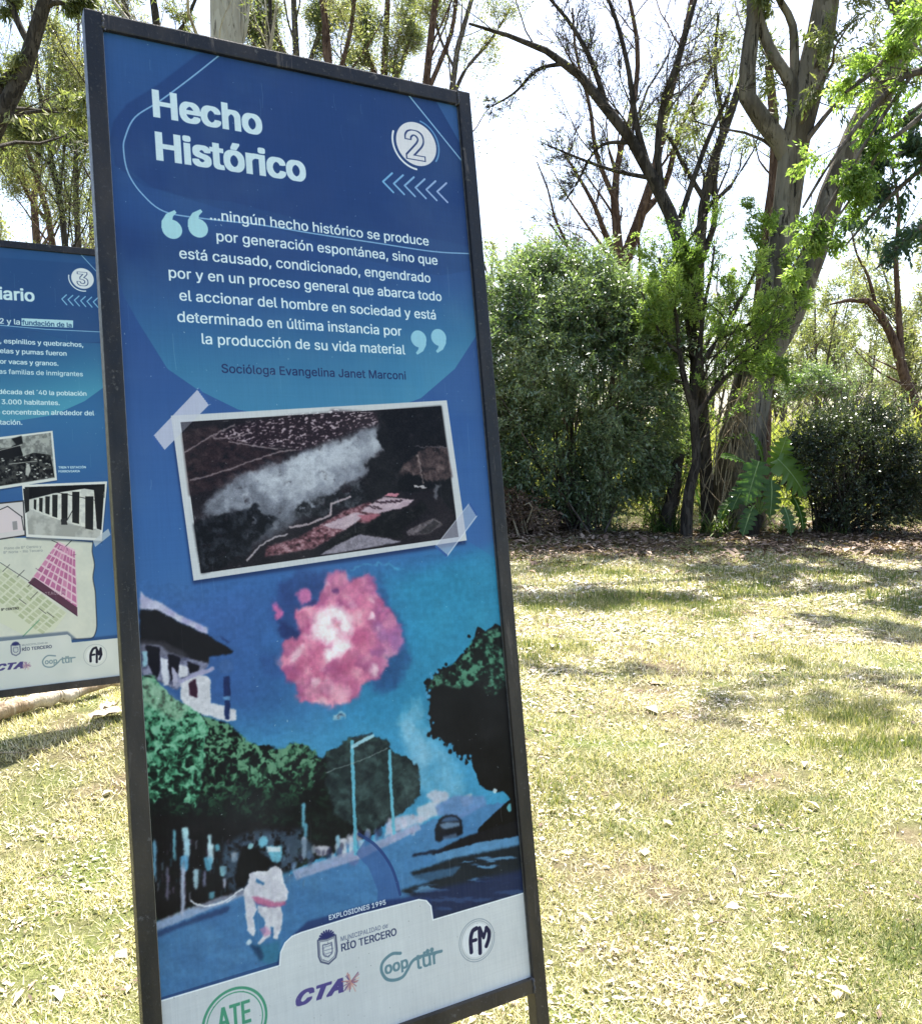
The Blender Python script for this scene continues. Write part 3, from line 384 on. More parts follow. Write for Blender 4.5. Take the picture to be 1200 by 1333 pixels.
    c.poly([(534,1136),(590,1118),(640,1108),(695,1096),(700,1168),(563,1206),(556,1176),(520,1160),(560,1148),(540,1144)],sh,.96,blur=3)
    c.poly([(515,1148),(545,1138),(600,1128),(590,1140),(540,1152)],(66,120,168),.6,blur=2)
    # car
    zc=Z(400,940,.2333)
    c.poly(zc((712,600),(735,540),(770,518),(830,520),(862,548),(870,620),(840,640),(760,655),(735,670),(715,660)),(22,24,36),1,blur=2)
    c.poly(zc((742,560),(770,530),(825,530),(850,552)),(70,100,140),.9,blur=2); c.poly(zc((735,575),(780,560),(850,560),(850,580),(760,600)),(120,150,184),.8,blur=2); c.poly(zc((755,640),(830,620),(838,640),(760,664)),(90,116,150),.7,blur=2)
    c.poly([(538,1112),(580,1104),(575,1110),(536,1116)],(26,30,50),.9,blur=2)
    c.poly([(292,1098),(330,1082),(395,1080),(410,1110),(400,1140),(340,1160),(300,1160),(288,1130)],(84,112,142),.62,blur=6,tex=lambda x,y:ss(.25,.6,fb(x,y,7,71,3)))
    # running figure carrying a dark bundle
    zp=Z(190,1040,.195)
    c.poly(zp((640,320),(700,305),(770,360),(860,430),(780,490),(700,490),(660,590),(600,600),(590,520)),(18,14,18),1,blur=2)
    c.poly(zp((800,320),(905,315),(910,370),(890,430),(840,420)),(104,176,200),.95,blur=2); c.poly(zp((805,325),(895,322),(895,355),(810,358)),(206,214,224),.95,blur=1); c.disc(zp((780,290))[0],7,(110,180,205),.9,blur=2); c.disc(zp((697,317))[0],4,(150,200,210),.9,blur=1)
    wt=lambda x,y:mixc(vn(x,y,6,55)*.9,(198,192,206),(226,222,230))
    c.poly(zp((690,500),(740,480),(800,485),(870,445),(905,470),(920,560),(950,620),(940,680),(890,720),(860,720),(730,690),(650,650),(655,600),(680,570)),wt,1,blur=1)
    for q in (((650,640),(720,680),(745,740),(720,790),(735,880),(715,925),(680,880),(660,740)),((745,720),(850,725),(900,715),(915,760),(905,860),(880,940),(850,935),(850,860),(830,850),(830,920),(760,975),(740,970),(800,890),(790,800),(750,760))): c.poly(zp(*q),wt,1,blur=1)
    c.poly(zp((705,655),(760,660),(860,690),(935,690),(930,715),(830,728),(740,710)),(190,96,140),.9,blur=2); c.poly(zp((735,530),(790,570),(780,580),(735,555)),(50,110,160),1,blur=1)
    c.poly(zp((755,870),(800,850),(840,900),(790,930)),(196,130,170),.7,blur=2); c.disc(zp((686,962))[0],4,(200,214,230),.95,blur=1)
    c.poly(zp((700,985),(800,975),(890,950),(905,1090),(830,1110),(770,1090)),(44,116,150),.9,blur=4); c.poly(zp((690,980),(760,985),(790,1060),(770,1090),(730,1040)),(22,50,90),.8,blur=3)
    c.line(zp((300,685),(350,710),(430,715),(520,685),(590,640),(645,605)),2,(224,222,232),.9,smooth=5); c.line(zp((540,690),(600,650)),1.5,(224,222,232),.8)
    warp(c,[(176,752),(256,764),(610,715),(655,740),(700,1180),(563,1215),(364,1270),(200,1320)],(1.3,1.0,1.0),(14,7,3.5),9)
    smooth(c,[(174,752),(256,764),(610,715),(655,740),(700,1180),(563,1215),(364,1270),(200,1320)],1)
    b=c.box(c.uv([(174,752),(655,700),(700,1180),(200,1320)])); sl=(slice(b[1],b[3]),slice(b[0],b[2])); m=c.fill([c.uv([(174,752),(256,764),(610,715),(655,740),(700,1180),(563,1215),(364,1270),(200,1320)])],b,SS=1)[...,None]
    c.img[sl]*=1+m*(.16*(fb(X[sl],Y[sl],5,61,3)-.5)+.10*(fb(X[sl],Y[sl],26,64,3)-.5))[...,None]
    # curved overlay and caption band
    c.poly([(463,1112),(478,1090),(500,1110),(520,1150),(521,1172),(490,1186),(492,1160),(480,1130)],(48,84,150),.55,blur=1); c.line([(467,1086),(490,1102),(510,1130),(521,1165)],3.6,(34,62,124),.8,smooth=6)
    c.poly([(364,1248),(385,1214),(548,1162),(700,1128),(700,1160),(683,1163),(563,1198),(360,1262)],(28,44,92),.75,blur=6); c.poly([(370,1230),(400,1200),(500,1172),(560,1168),(566,1198),(360,1262)],(30,50,104),.8,blur=3)
    c.line([(205,1303),(364,1254)],4,(24,50,104),.6)
    # ---- taped aerial photograph
    ph=[(235,549.5),(574,528.5),(597,699),(261.5,746.5)]; fr=[(222.5,541),(581.5,521),(607.5,703.5),(252,756)]
    c.poly([(x-1,y+5) for x,y in fr],(16,34,80),.7,blur=4); c.poly([(258,506),(273,526),(213,587),(199,568)],(176,180,208),1)
    c.poly(fr,(205,205,212)); c.poly(ph,lambda x,y:mixc(fb(x,y,26,3)*.9+fb(x,y,5,4)*.35-.25,(22,18,26),(34,27,34),(56,44,50)))
    z7=Z(230,520,.18); z8=Z(420,510,.18)
    c.poly(z7((35,240),(300,200),(420,290),(800,370),(740,470),(400,600),(90,700)),lambda x,y:mixc(fb(x,y,9,8,4,5)*1.5-.3,(26,22,30),(52,34,40),(84,66,70)),.8,blur=3)
    town=z7((240,270),(500,165),(800,120),(1111,95))+z8((60,130),(380,150),(410,230),(200,290),(0,370))+z7((900,370),(720,345),(560,335),(400,300))
    smoke=[(262,660),(290,634),(311,621),(345,606),(372,600),(396,586),(430,577),(460,566),(488,553),(494,570),(500,582),(492,590),(479,600),(478,614),(462,626),(447,634),(425,646),(410,660),(383,680),(345,700),(318,712),(330,690),(331,668),(300,668),(275,676)]
    c.poly([(252,668)]+smoke+[(262,690)],(112,112,126),.75,blur=12,tex=lambda x,y:ss(.25,.7,fb(x,y,12,5)))
    c.poly(smoke,lambda x,y:mixc(.15+.9*fb(x,y,12,11,5)+.35*ss(70,0,np.hypot((x-405)*.55,(y-612+(x-405)*.42)))-.25*ss(620,690,y),(58,58,70),(106,108,122),(150,152,168),(196,198,212)),.92,blur=7,tex=lambda x,y:ss(.12,.5,fb(x,y,9,15,5)+.12))
    c.poly([(335,640),(350,622),(372,612),(398,592),(425,584),(424,598),(400,604),(380,620),(352,640)],(214,216,228),.45,blur=5,tex=lambda x,y:ss(.3,.6,fb(x,y,10,21)))
    def bush(p,lo,hi,thr=.42,a=1,bl=3,sc=7):
        c.poly(p,lambda x,y:mixc(ss(.35,.8,fb(x,y,sc,31,4)),lo,hi),a,blur=bl,tex=lambda x,y:ss(thr-.08,thr+.04,fb(x,y,sc,33,4)+.12))
    bush(z7((120,900),(240,860),(350,830),(480,820),(560,750),(640,830),(740,860),(640,960),(560,1040),(480,1180),(180,1262),(150,1100)),(14,14,20),(48,50,60))
    bush(z7((860,860),(880,760),(980,720),(1080,690),(1180,660))+z8((160,690),(280,640),(330,720),(300,820),(120,850),(0,900)),(30,30,36),(88,88,98),thr=.45)
    c.poly(z8((395,140),(410,240),(385,340),(445,410),(420,450),(350,480),(320,530),(330,590),(280,620),(300,760),(330,790),(480,740),(640,730),(820,700),(960,900),(900,400),(858,100)),lambda x,y:mixc(fb(x,y,10,41)*1.2-.3,(13,12,17),(22,20,25),(50,44,49)),1,blur=3)
    c.poly(z8((545,590),(600,520),(690,430),(760,400),(900,405),(940,620),(740,640),(700,600),(600,590)),lambda x,y:mixc(fb(x,y,6,44)*1.6-.3,(40,32,36),(92,72,74),(140,116,116)),.8,blur=3)
    c.poly(z8((555,640),(600,590),(690,600),(715,650),(690,720),(560,720)),(15,14,18),1,blur=2)
    c.line(z8((680,450),(705,540),(730,660)),1.6,(170,150,150),.6); c.line(z8((670,398),(900,405)),1.4,(120,110,120),.6); c.line(z8((675,680),(745,690)),3,(200,190,196),.9); c.poly(z8((810,660),(850,670),(830,780),(805,770)),(110,108,118),.8,blur=2)
    warp(c,[(238,552),(571,532),(594,696),(264,743)],(5,4,2.6),(34,13,6),4)
    c.poly(town,lambda x,y:mixc(ss(.5,.74,vn(x+y*.6,y,3.4,2,1.5)*.6+.4*vn(x,y,1.7,6)),(44,28,38),(96,74,86),(214,190,202)),.8,blur=5)
    for p in (z7((100,585),(300,530),(420,490),(560,440),(740,380),(860,365)),z7((380,305),(520,330),(730,360)),z7((60,380),(260,260),(420,180)),z7((270,280),(420,272),(540,240))):
        c.line(p,1.7,(168,150,158),.65,smooth=4)
    pk=lambda x,y:mixc(fb(x,y,5,51,4,3.2)*1.7-.35,(46,26,32),(124,74,86),(196,152,164))
    c.poly(z8((-190,1060),(0,950),(160,860),(330,800),(430,830),(400,920),(340,970),(240,930),(160,1000),(60,1060),(-60,1130),(-420,1195),(-400,1120)),pk,.95,blur=2)
    c.line(z7((510,1165),(600,1060),(700,1000),(800,975)),2,(190,176,186),.85)
    c.line(z7((820,925),(960,900),(1111,840))+z8((60,810),(200,760)),2.6,(196,176,186),.8)
    for q in (z8((268,862),(440,762),(665,782),(600,832),(480,862),(410,882)),z8((0,965),(240,872),(305,884),(270,925),(160,1000),(60,985)),):
        c.poly(q,lambda x,y:mixc(fb(x*.6+y,y,4,61,2)*.9,(168,140,156),(214,190,202)),1,blur=1)
    for i in range(16): 
        a,b=390+i*11.5,796+(i%3)*3-i*.6; c.line(z8((a,b),(a+8,b+3)),2,(60,40,54),.9)
    for i in range(8): c.line(z8((320+i*8+(i%2)*40,822+i*3),(332+i*8+(i%2)*40,826+i*3)),2,(70,50,60),.8)
    c.poly(z8((440,755),(470,735),(555,735),(530,760)),(196,120,140),1); c.poly(z8((250,890),(420,885),(395,940),(330,955)),(172,100,118),.9,blur=1)
    bush(z8((60,1080),(180,1000),(300,960),(440,880),(640,840),(720,790),(760,850),(700,900),(560,1010),(600,1060),(420,1050),(260,1030),(80,1120),(0,1160)),(14,13,16),(40,38,40),thr=.3)
    c.poly(z8((-20,1180),(120,1100),(260,1032),(420,1050),(570,1085),(430,1112),(100,1168)),lambda x,y:mixc(vn(x,y,2.5,70),(124,116,130),(160,150,166)),1,blur=1)
    c.poly(z8((600,1010),(700,960),(810,910),(835,930),(870,960),(760,1030),(620,1040)),lambda x,y:mixc(fb(x,y,4,72)*1.5-.2,(60,52,58),(136,124,132)),.95,blur=1)
    c.poly(z8((690,1020),(800,930),(850,950),(760,1030)),(36,32,36),.7,blur=1)
    warp(c,[(238,552),(571,532),(594,696),(264,743)],(1.6,1.2),(9,4),14)
    smooth(c,[(240,554),(569,534),(592,694),(266,741)],1,keep=.3)
    # photo grain
    b=c.box(c.uv(ph)); sl=(slice(b[1],b[3]),slice(b[0],b[2])); m=c.fill([c.uv(ph)],b)[...,None]
    c.img[sl]+=m*((np.random.RandomState(2).rand(*m.shape)-.5)*.07+(vn(X[sl],Y[sl],1.2,90)[...,None]-.5)*.06)
    c.poly([(258,506),(273,526),(213,587),(199,568)],(196,196,220),.38); c.line([(258,506),(273,526)],2,(210,212,230),.7)
    for tp in ([(611,655),(621,671),(582,724),(567,711)],): c.poly(tp,(186,186,208),.62); c.line([tp[3],tp[0]],1.3,(214,214,230),.6); c.line([tp[1],tp[2]],1.6,(220,220,234),.7)
    for k in range(7):
        for a,b_ in (((258,506),(273,526)),((199,568),(213,587)),((611,655),(621,671)),((567,711),(582,724))):
            f=(k+.5)/7; x=a[0]+(b_[0]-a[0])*f; y=a[1]+(b_[1]-a[1])*f
            c.disc((x,y),2.2,(44,92,162),1)
    # ---- footer
    foot=[(195,1308),(364,1257.5),(365.5,1240),(371,1228),(380,1219.5),(392,1214.5),(470,1190.5),(545,1171.5),(555,1173),(561,1180),(563.5,1198),(700,1157.5),(720,1350),(300,1460),(190,1500)]
    c.poly(foot,lambda x,y:mixc(vn(x,y,46,3)*.7+vn(x,y,9,6)*.3,(202,203,208),(212,213,217))); c.line(foot[:12],1.6,(240,242,248),.9)
    c.text('EXPLOSIONES 1995',(428,1197.5),(502.6,1178.5),(228,234,244),bold=1.3)
    c.text('MUNICIPALIDAD de',(443.5,1225.3),(505,1208.8),(74,84,120),bold=.9,ys=1.15); c.text('RÍO TERCERO',(444,1238.2),(516.5,1218.6),(46,56,100),bold=1.3,ys=1.05)
    crest(c,(426.5,1237),27)
    c.ring((620.8,1224.5),31.5,1.3,(150,158,170)); c.ring((620.8,1224.5),28.5,.9,(150,158,170)); c.disc((620.8,1224.5),25,(222,223,230))
    n2=(38,36,72)
    c.line([(613.5,1240),(612.5,1224),(615,1213),(620,1209)],5.2,n2,1,smooth=6); c.line([(613,1226),(619.5,1224)],4.2,n2); c.line([(625,1241),(624,1209)],5.2,n2); c.line([(624.5,1209),(629.5,1221),(633,1208.5)],4.2,n2); c.line([(633,1208.5),(636.5,1214),(636,1223),(633,1232)],5.2,n2,1,smooth=5)
    gy=(104,138,152)
    zq=Z(380,1180,.25); c.line(zq((565,246),(520,250),(475,290),(466,335),(490,378),(530,386),(575,370),(600,335),(625,290),(655,268),(700,255),(778,235)),3.6,gy,1,smooth=8)
    c.text('oop',zq((485,352))[0],zq((606,322))[0],gy,bold=2); c.text('tür',zq((650,326))[0],zq((762,300))[0],gy,bold=1.3)
    for a in ((706,236),(728,228)): c.disc(zq(a)[0],3.4,gy)
    pc=(82,70,140)
    c.text('CTA',(383,1311),(447,1291),pc,bold=3.4,slant=.4,ys=.72,track=24); c.line([(390,1301),(452,1284)],2.4,(214,214,220),.0)
    rs=np.random.RandomState(3); q=c.uv([(456.5,1278.5)])[0]; k=c.W/567
    for i in range(46):
        a=rs.rand()*6.28; r1=rs.uniform(5,17)*k; c.line_uv(np.array([q,q+r1*np.array([math.cos(a),math.sin(a)])]),1.3*k,((168,110,124),(206,150,140),(110,80,130),(226,180,160))[i%4],.8)
    gn=(72,152,122)
    c.ring((306,1331),43,3.6,gn); c.ring((306,1331),38,1.5,gn); 
    c.text('ATE',(285,1343),(327,1331),gn,bold=2.2,ys=1.7)
    # ---- wear: scuffs, drips, dust
    rs=np.random.RandomState(12)
    for i in range(340):
        x,y=rs.uniform(0,c.W),rs.uniform(0,c.H); l=rs.uniform(.5,2.2)
        c.line_uv(np.array([[x,y],[x+rs.normal()*l,y+rs.normal()*l]]),rs.uniform(.8,1.9),(210,220,230),rs.uniform(.2,.7))
    for i in range(46):
        x,y=rs.uniform(0,c.W),rs.uniform(0,c.H*.9); l=rs.uniform(15,110); c.line_uv(np.array([[x,y],[x+rs.normal()*1.5,y+l*.5],[x+rs.normal()*2,y+l]]),rs.uniform(1,2.4),(190,205,222),rs.uniform(.06,.2))
    for i in range(120):
        x,y=rs.uniform(0,c.W),rs.uniform(c.H*.86,c.H); c.line_uv(np.array([[x,y],[x+1,y+1]]),rs.uniform(.8,2),(96,96,90),rs.uniform(.2,.6))
    gu,gv=np.meshgrid(np.arange(c.W),np.arange(c.H))
    c.img*=(1+.035*(fb(gu,gv,240,3,3)-.5)+.03*(vn(gu,gv,3,8,60)-.5)+.02*(vn(gu,gv,300,2,2.4)-.5)+.02*(vn(gu,gv,1.6,5)-.5))[...,None]
    dust=(ss(.45,.8,fb(gu,gv,150,7,4))*.06+.05*ss(c.H*.6,c.H,gv)*vn(gu,gv,5,3,80))[...,None]; c.img=c.img*(1-dust)+np.array((190,192,190))/255*dust
    return c

def paint_sign3(tl):
    c=Canvas(tl,620); X,Y=c.X,c.Y
    c.img[:]=mixc(np.clip((Y-320)/570,0,1),(34,82,136),(34,88,142),(44,108,160),(40,92,152),(48,104,164),(60,116,172))
    c.poly([(-70,330),(140,345),(140,455),(100,452),(50,436),(-70,425)],(30,74,128),.8,blur=2)
    z6=Z(0,300,.24)
    c.poly([(-72,420),(-20,424),(50,432),(100,446),(141,447),(143,498),(110,522),(70,540),(20,548),(-30,546),(-72,530)],lambda x,y:mixc(ss(425,545,y)*.8+ss(0,140,x)*.2,(32,80,134),(48,118,160),(74,158,186)),1)
    c.poly(z6((-300,500),(0,530),(200,545),(350,590),(450,610),(560,600),(560,550),(0,515)),(40,98,150),.5,blur=1)
    lc=(150,196,226); c.line(z6((-300,495),(0,513),(250,535),(565,550)),1.9,lc,.9); c.line(z6((430,120),(545,245)),1.9,lc,.9)
    c.disc((107.5,362.2),36,(214,218,224)); c.ring((107.5,362.2),44,3.6,(214,222,232),80,190); c.text('3',(100.5,370.5),(115.5,372),(36,60,110),bold=2.9,inner=(.8,(214,218,224)))
    for i in range(6):
        x=80.5+i*8.2; y=389+i*.75; c.line([(x+6,y-5.5),(x,y),(x+6.5,y+7.5)],2.8,(128,184,220),.95)
    tc=(200,222,232); wc=(206,224,232)
    c.text('iario',(-1,388.6),(45,392.4),tc,bold=1.9)
    c.text('12 y la',(-8,420.5),(26.4,422.3),wc,bold=1.5); c.poly(z6((117,475),(397,487),(396,527),(117,515)),(176,212,224)); c.text('fundación de la',(29.2,423),(93.6,425.3),(38,84,130),bold=1.8)
    for t,a,b,w in (('s, espinillos y quebrachos,',(-5,446.3),(108.7,451.2),1.6),('elas y pumas fueron',(0,460),(87,462.2),1.6),('or vacas y granos.',(0,473.3),(76.3,475.6),1.6),('as familias de inmigrantes',(-1,486.8),(108,489),1.3),('década del ´40 la población',(-2,513),(112.8,514.5),1.9),('3.000 habitantes.',(2,526),(78,527),1.7),('e concentraban alrededor del',(-5,539.5),(122.4,540),1.5),('tación.',(0,552.5),(29.3,552.8),1.5)):
        c.text(t,a,b,wc,bold=w)
    c.text('TREN Y ESTACIÓN',(76.3,610.2),(112,608.8),wc,bold=2); c.text('FERROVIARIA',(76.3,615.4),(104,614),wc,bold=2)
    z=Z(0,600,.3003)
    g=lambda lo,hi,sc=6,sd=3:(lambda x,y:mixc(ss(.35,.65,fb(x,y,sc,sd,4)),lo,hi))
    # steam engine photograph
    c.poly([(-60,578),(67.5,560.5),(74.5,626),(-60,648)],(10,30,70),.6,blur=2); c.poly([(-60,576),(68.4,560.5),(74.3,625),(-60,646)],(212,214,214)); c.poly([(-60,580),(66,563),(71.5,622),(-60,642)],g((120,122,122),(168,170,168)))
    c.poly([(-60,600),(0,590),(24,576),(30,594),(44,589),(66,592),(71,621),(-60,642)],g((14,14,16),(70,70,70),4,9),1); c.poly([(15,571),(28,567),(30,577),(22,580)],(30,30,32),1,blur=1); c.poly([(-10,586),(26,580),(30,592),(0,600)],(24,24,26)); c.line([(-8,588),(28,579)],2.4,(190,190,188),.7)
    rs=np.random.RandomState(6)
    for i in range(40): x=rs.uniform(0,68); c.disc((x,rs.uniform(594,622)),rs.uniform(2,4.5),(200,200,198),.8,sy=.6)
    c.line([(12,604),(48,600)],2,(180,180,178),.8); c.poly([(34,605),(38,603),(40,612),(37,620),(33,618)],(190,190,188),.9,blur=1)
    # map paper
    c.poly([(-72,700),(60,700),(121,706),(120,718),(123,735),(121,752),(124,770),(125,790),(126,815),(123,827),(118,831),(60,836),(-72,850)],lambda x,y:mixc(vn(x,y,16,3)*.6+vn(x,y,3,8)*.3,(196,198,190),(214,214,204)))
    c.line([(121,706),(120,718),(123,735),(121,752),(124,770),(125,790),(126,815),(123,827),(118,831),(95,832)],3,(44,50,60),.7,smooth=4)
    c.text('Plano de B° Centro y',(5.4,715.6),(54,712.6),(130,134,136),bold=1); c.text('B° Norte - Río Tercero',(4.5,720.9),(55.6,717.6),(130,134,136),bold=1)
    pink=z((250,348),(325,385),(337,670),(125,530)); c.poly(pink,(196,116,160),1)
    A,B,D,E_=[np.array(z(q)[0]) for q in ((125,525),(250,350),(335,660),(325,388))]
    c.poly(pink,(218,186,202),1)
    for i in range(8):
        for j in range(7):
            gq=lambda u,v:tuple((A*(1-u)+D*u)*(1-v)+(B*(1-u)+E_*u)*v+rs.normal(size=2)*.25)
            u0,u1,v0,v1=(i+.1)/8,(i+.88)/8,(j+.1)/7,(j+.86)/7; c.poly([gq(u0,v0),gq(u1,v0),gq(u1,v1),gq(u0,v1)],((186,104,152),(176,96,142),(198,128,166))[rs.randint(3)],.95)
    for i in range(14): u,v=rs.rand(2); q=np.array(gq(u,v)); c.line([tuple(q),tuple(q+rs.normal(size=2)*3)],1.6,(110,60,96),.7)
    c.poly(z((122,528),(150,505),(335,635),(335,672)),(96,58,80),1); c.text('ESTACIÓN',(54,764.5),(86,783.5),(190,170,180),bold=1); c.line(z((125,525),(335,672)),2,(70,40,60),.8)
    gr=z((0,440),(60,485),(290,660),(230,740),(120,765),(0,700)); c.poly(gr,(186,192,160),1)
    c.poly(gr,(206,208,190),1); u=np.array(z((35,465))[0]); w=np.array(z((290,660))[0])-u; n_=np.array([-27.,25.])
    for i in range(-3,9):
        for j in range(7):
            gq=lambda a_,b_:tuple(u+w*a_/9+n_*b_/6+rs.normal(size=2)*.25)
            if gq(i,j)[1]<737+gq(i,j)[0]*.0: continue
            c.poly([gq(i+.1,j+.1),gq(i+.86,j+.1),gq(i+.86,j+.84),gq(i+.1,j+.84)],((184,188,158),(174,180,148),(194,196,172))[rs.randint(3)],.95)
    for i in range(34):
        x,y=rs.uniform(0,78),rs.uniform(735,822)
        if y>738+x*.75+28 or y<738+x*.75-4: continue
        s_=-1 if i%2 else .75; c.line([(x,y),(x+9,y+9*s_)],1.8,(70,72,70),.8)
    c.line(z((0,440),(125,520)),1.6,(60,60,60),.8); c.line(z((225,345),(250,355)),2,(50,50,50),.8); c.line(z((285,370),(310,345)),2,(50,50,50),.8)
    c.line(z((100,760),(170,690)),3,(96,150,120),.7); c.text('B° CENTRO',z((5,652))[0],z((82,640))[0],(60,60,58),bold=2)
    # station platform photograph
    c.poly([(30,634),(140,629),(133,707),(34,702)],(20,30,50),.5,blur=2); c.poly([(28.5,631),(139.6,626.5),(132.5,704),(34,699)],(216,216,216)); q=[(32,634),(136.5,630),(130,700.5),(37,695.5)]
    c.poly(q,g((160,160,158),(186,186,184),10)); c.poly([(32,634),(136.5,630),(136,648),(110,636),(70,642),(38,650)],(22,22,24),1); 
    c.poly([(36,652),(70,642),(110,636),(136,640),(132,690),(100,684),(62,672),(38,662)],g((196,196,194),(214,214,210)),1)
    for i,(x0,y0,y1) in enumerate(((44,650,664),(51,648,667),(59,646,670),(68,644,674),(80,642,678),(94,640,682),(111,646,690))): c.poly([(x0,y0),(x0+3.5+i*1.2,y0),(x0+3+i*1.2,y1),(x0,y1-2)],(38,38,40),1)
    c.poly([(122,634),(136,632),(132,690),(126,688)],(30,30,32),1); c.poly([(30,636),(38,636),(38,665),(33,668)],(40,40,42),1); c.line([(80,682),(88,676),(97,660),(99,652)],2,(30,30,32),.9); c.poly([(79,676),(86,674),(88,683),(80,683)],(50,50,52),1); c.line([(70,640),(128,652)],2,(30,30,32),.8)
    # small pale house photograph
    c.poly([(-60,660),(31,651),(34,697.5),(-60,712)],(60,60,66),1); c.poly([(-60,662),(29.5,653),(32,696),(-60,710)],(206,200,204),1); c.poly([(-60,676),(0,664),(11,659),(27,670),(30,690),(-60,702)],(214,200,206),1); c.line([(-20,672),(10,659),(29,673)],2.4,(50,50,52),.95); c.poly([(16,679),(22,678),(23,689),(17,690)],(150,146,150),1); c.line([(28,672),(31,690)],2.6,(50,50,52),.8)
    c.poly([(141,688),(144,696),(124,712),(121,704)],(196,200,206),.75)
    # footer
    foot=[(-72,842),(88,826),(92,829),(93.5,836.5),(165,829.5),(170,900),(-72,925)]
    c.poly([(-72,836),(88,822),(100,832),(165,825),(165,830),(93,837),(-72,844)],(24,50,94),.5,blur=2); c.poly(foot,lambda x,y:mixc(vn(x,y,20,3),(198,202,200),(208,210,208)))
    c.text('MUNICIPALIDAD de',(28.5,840.8),(62,838),(110,116,130),bold=1); c.text('RÍO TERCERO',(28.5,847.3),(67.6,843.6),(64,70,96),bold=1.5); crest(c,(20.5,846),26)
    c.ring((124,853),36,1.3,(160,165,170)); c.disc((124,853),28,(214,216,218)); n2=(34,32,50)
    c.line([(118,861),(118,852),(121,845),(125,843)],6,n2,1,smooth=5); c.line([(118,853),(123,852)],5,n2); c.line([(126,862),(126,845),(129,852),(131,844),(132,852),(129.5,858)],5.5,n2)
    gy=(128,148,156); c.line(z((240,845),(205,845),(185,868),(195,890),(225,893),(250,875),(270,858),(325,852)),3.4,gy,1,smooth=6); c.text('oop',z((195,881))[0],z((248,876))[0],gy,bold=2); c.text('tür',z((268,878))[0],z((318,872))[0],gy,bold=2)
    c.text('CTA',z((-22,911))[0],z((100,897))[0],(78,68,130),bold=3.4,slant=.4,ys=.72,track=24); k=c.W/567; q=c.uv([z((115,886))[0]])[0]
    for i in range(40): a=rs.rand()*6.28; r1=rs.uniform(5,16)*k; c.line_uv(np.array([q,q+r1*np.array([math.cos(a),math.sin(a)])]),1.5*k,((140,110,150),(200,160,160),(160,130,160))[i%3],.8)
    for i in range(160):
        x,y=rs.uniform(0,c.W),rs.uniform(0,c.H); c.line_uv(np.array([[x,y],[x+rs.normal(),y+rs.normal()*2]]),1.2,(205,215,222),rs.uniform(.2,.6))
    for i in range(26):
        x,y=rs.uniform(0,c.W),rs.uniform(0,c.H*.8); c.line_uv(np.array([[x,y],[x+rs.normal(),y+rs.uniform(20,90)]]),1.6,(180,200,214),.14)
    return c
def panel_tl(px,py,pd):        # world top-left of a panel whose bottom right corner is seen at (px,py), pd ahead
    br=at(px,py,pd); return br+UP*PH-HD*PW
TL2=panel_tl(691,1272,1.979); TL3=panel_tl(159.3,879.3,4.27)
# ---------------------------------------------------------------- helpers
RS=np.random.RandomState(77)
def lin(c): c=np.asarray(c,float); return np.where(c<=.04045,c/12.92,((c+.055)/1.055)**2.4)
def ground_z(x,y):
    x=np.asarray(x,float); y=np.asarray(y,float)
    return .10*np.exp(-(((x+1.9)/1.5)**2+((y-4.4)/1.1)**2))*BUMP + .02*np.sin(x*1.3+.7)*np.cos(y*.9)*ss(1.5,5,y)+.0*x
BUMP=1.0
def mesh(name,V,Fc,mat=None,smooth=False,attr=None):
    """V (N,3), Fc (M,k) faces all of one size"""
    me=bpy.data.meshes.new(name); V=np.ascontiguousarray(V,np.float32); Fc=np.ascontiguousarray(Fc,np.int32); M,k=Fc.shape
    me.vertices.add(len(V)); me.vertices.foreach_set('co',V.ravel()); me.loops.add(M*k); me.loops.foreach_set('vertex_index',Fc.ravel())
    me.polygons.add(M); me.polygons.foreach_set('loop_start',np.arange(0,M*k,k,dtype=np.int32)); me.polygons.foreach_set('loop_total',np.full(M,k,np.int32))
    if smooth: me.polygons.foreach_set('use_smooth',np.ones(M,bool))
    if attr is not None:
        a=me.attributes.new('tint','FLOAT','POINT'); a.data.foreach_set('value',np.ascontiguousarray(attr,np.float32))
    me.update(calc_edges=True)
    if mat: me.materials.append(mat)
    return me
def obj(name,me,parent=None,kind=None,label=None,cat=None,group=None,mw=None):
    o=bpy.data.objects.new(name,me); COL.objects.link(o)
    if parent is not None: o.parent=parent
    if mw is not None: o.matrix_world=mw
    if kind: o['kind']=kind
    if label: o['label']=label
    if cat: o['category']=cat
    if group: o['group']=group
    return o
def thing(name,label,cat,loc=(0,0,0),group=None,rotz=0,scale=1):
    o=bpy.data.objects.new(name,None); COL.objects.link(o); o.location=loc; o.rotation_euler=(0,0,rotz); o.scale=(scale,)*3
    o.empty_display_size=.2; o['label']=label; o['category']=cat
    if group: o['group']=group
    return o
def copy_tree(src,loc,rotz,scale,label,group=None):
    r=src.copy(); COL.objects.link(r); r.location=loc; r.rotation_euler=(0,0,rotz); r.scale=(scale,)*3; r['label']=label
    if group: r['group']=group
    for ch in src.children:
        c=ch.copy(); COL.objects.link(c); c.parent=r
        for g in ch.children: d=g.copy(); COL.objects.link(d); d.parent=c
    return r
def box_mesh(name,lo,hi,mat,bev=0):
    import bmesh
    bm=bmesh.new(); bmesh.ops.create_cube(bm,size=1)
    lo=Vector(lo); hi=Vector(hi)
    for v in bm.verts: v.co=Vector([(lo[i]+hi[i])/2+v.co[i]*(hi[i]-lo[i]) for i in range(3)])
    if bev: bmesh.ops.bevel(bm,geom=bm.edges[:],offset=bev,segments=2,affect='EDGES',profile=.6)
    me=bpy.data.meshes.new(name); bm.to_mesh(me); bm.free(); me.materials.append(mat); return me
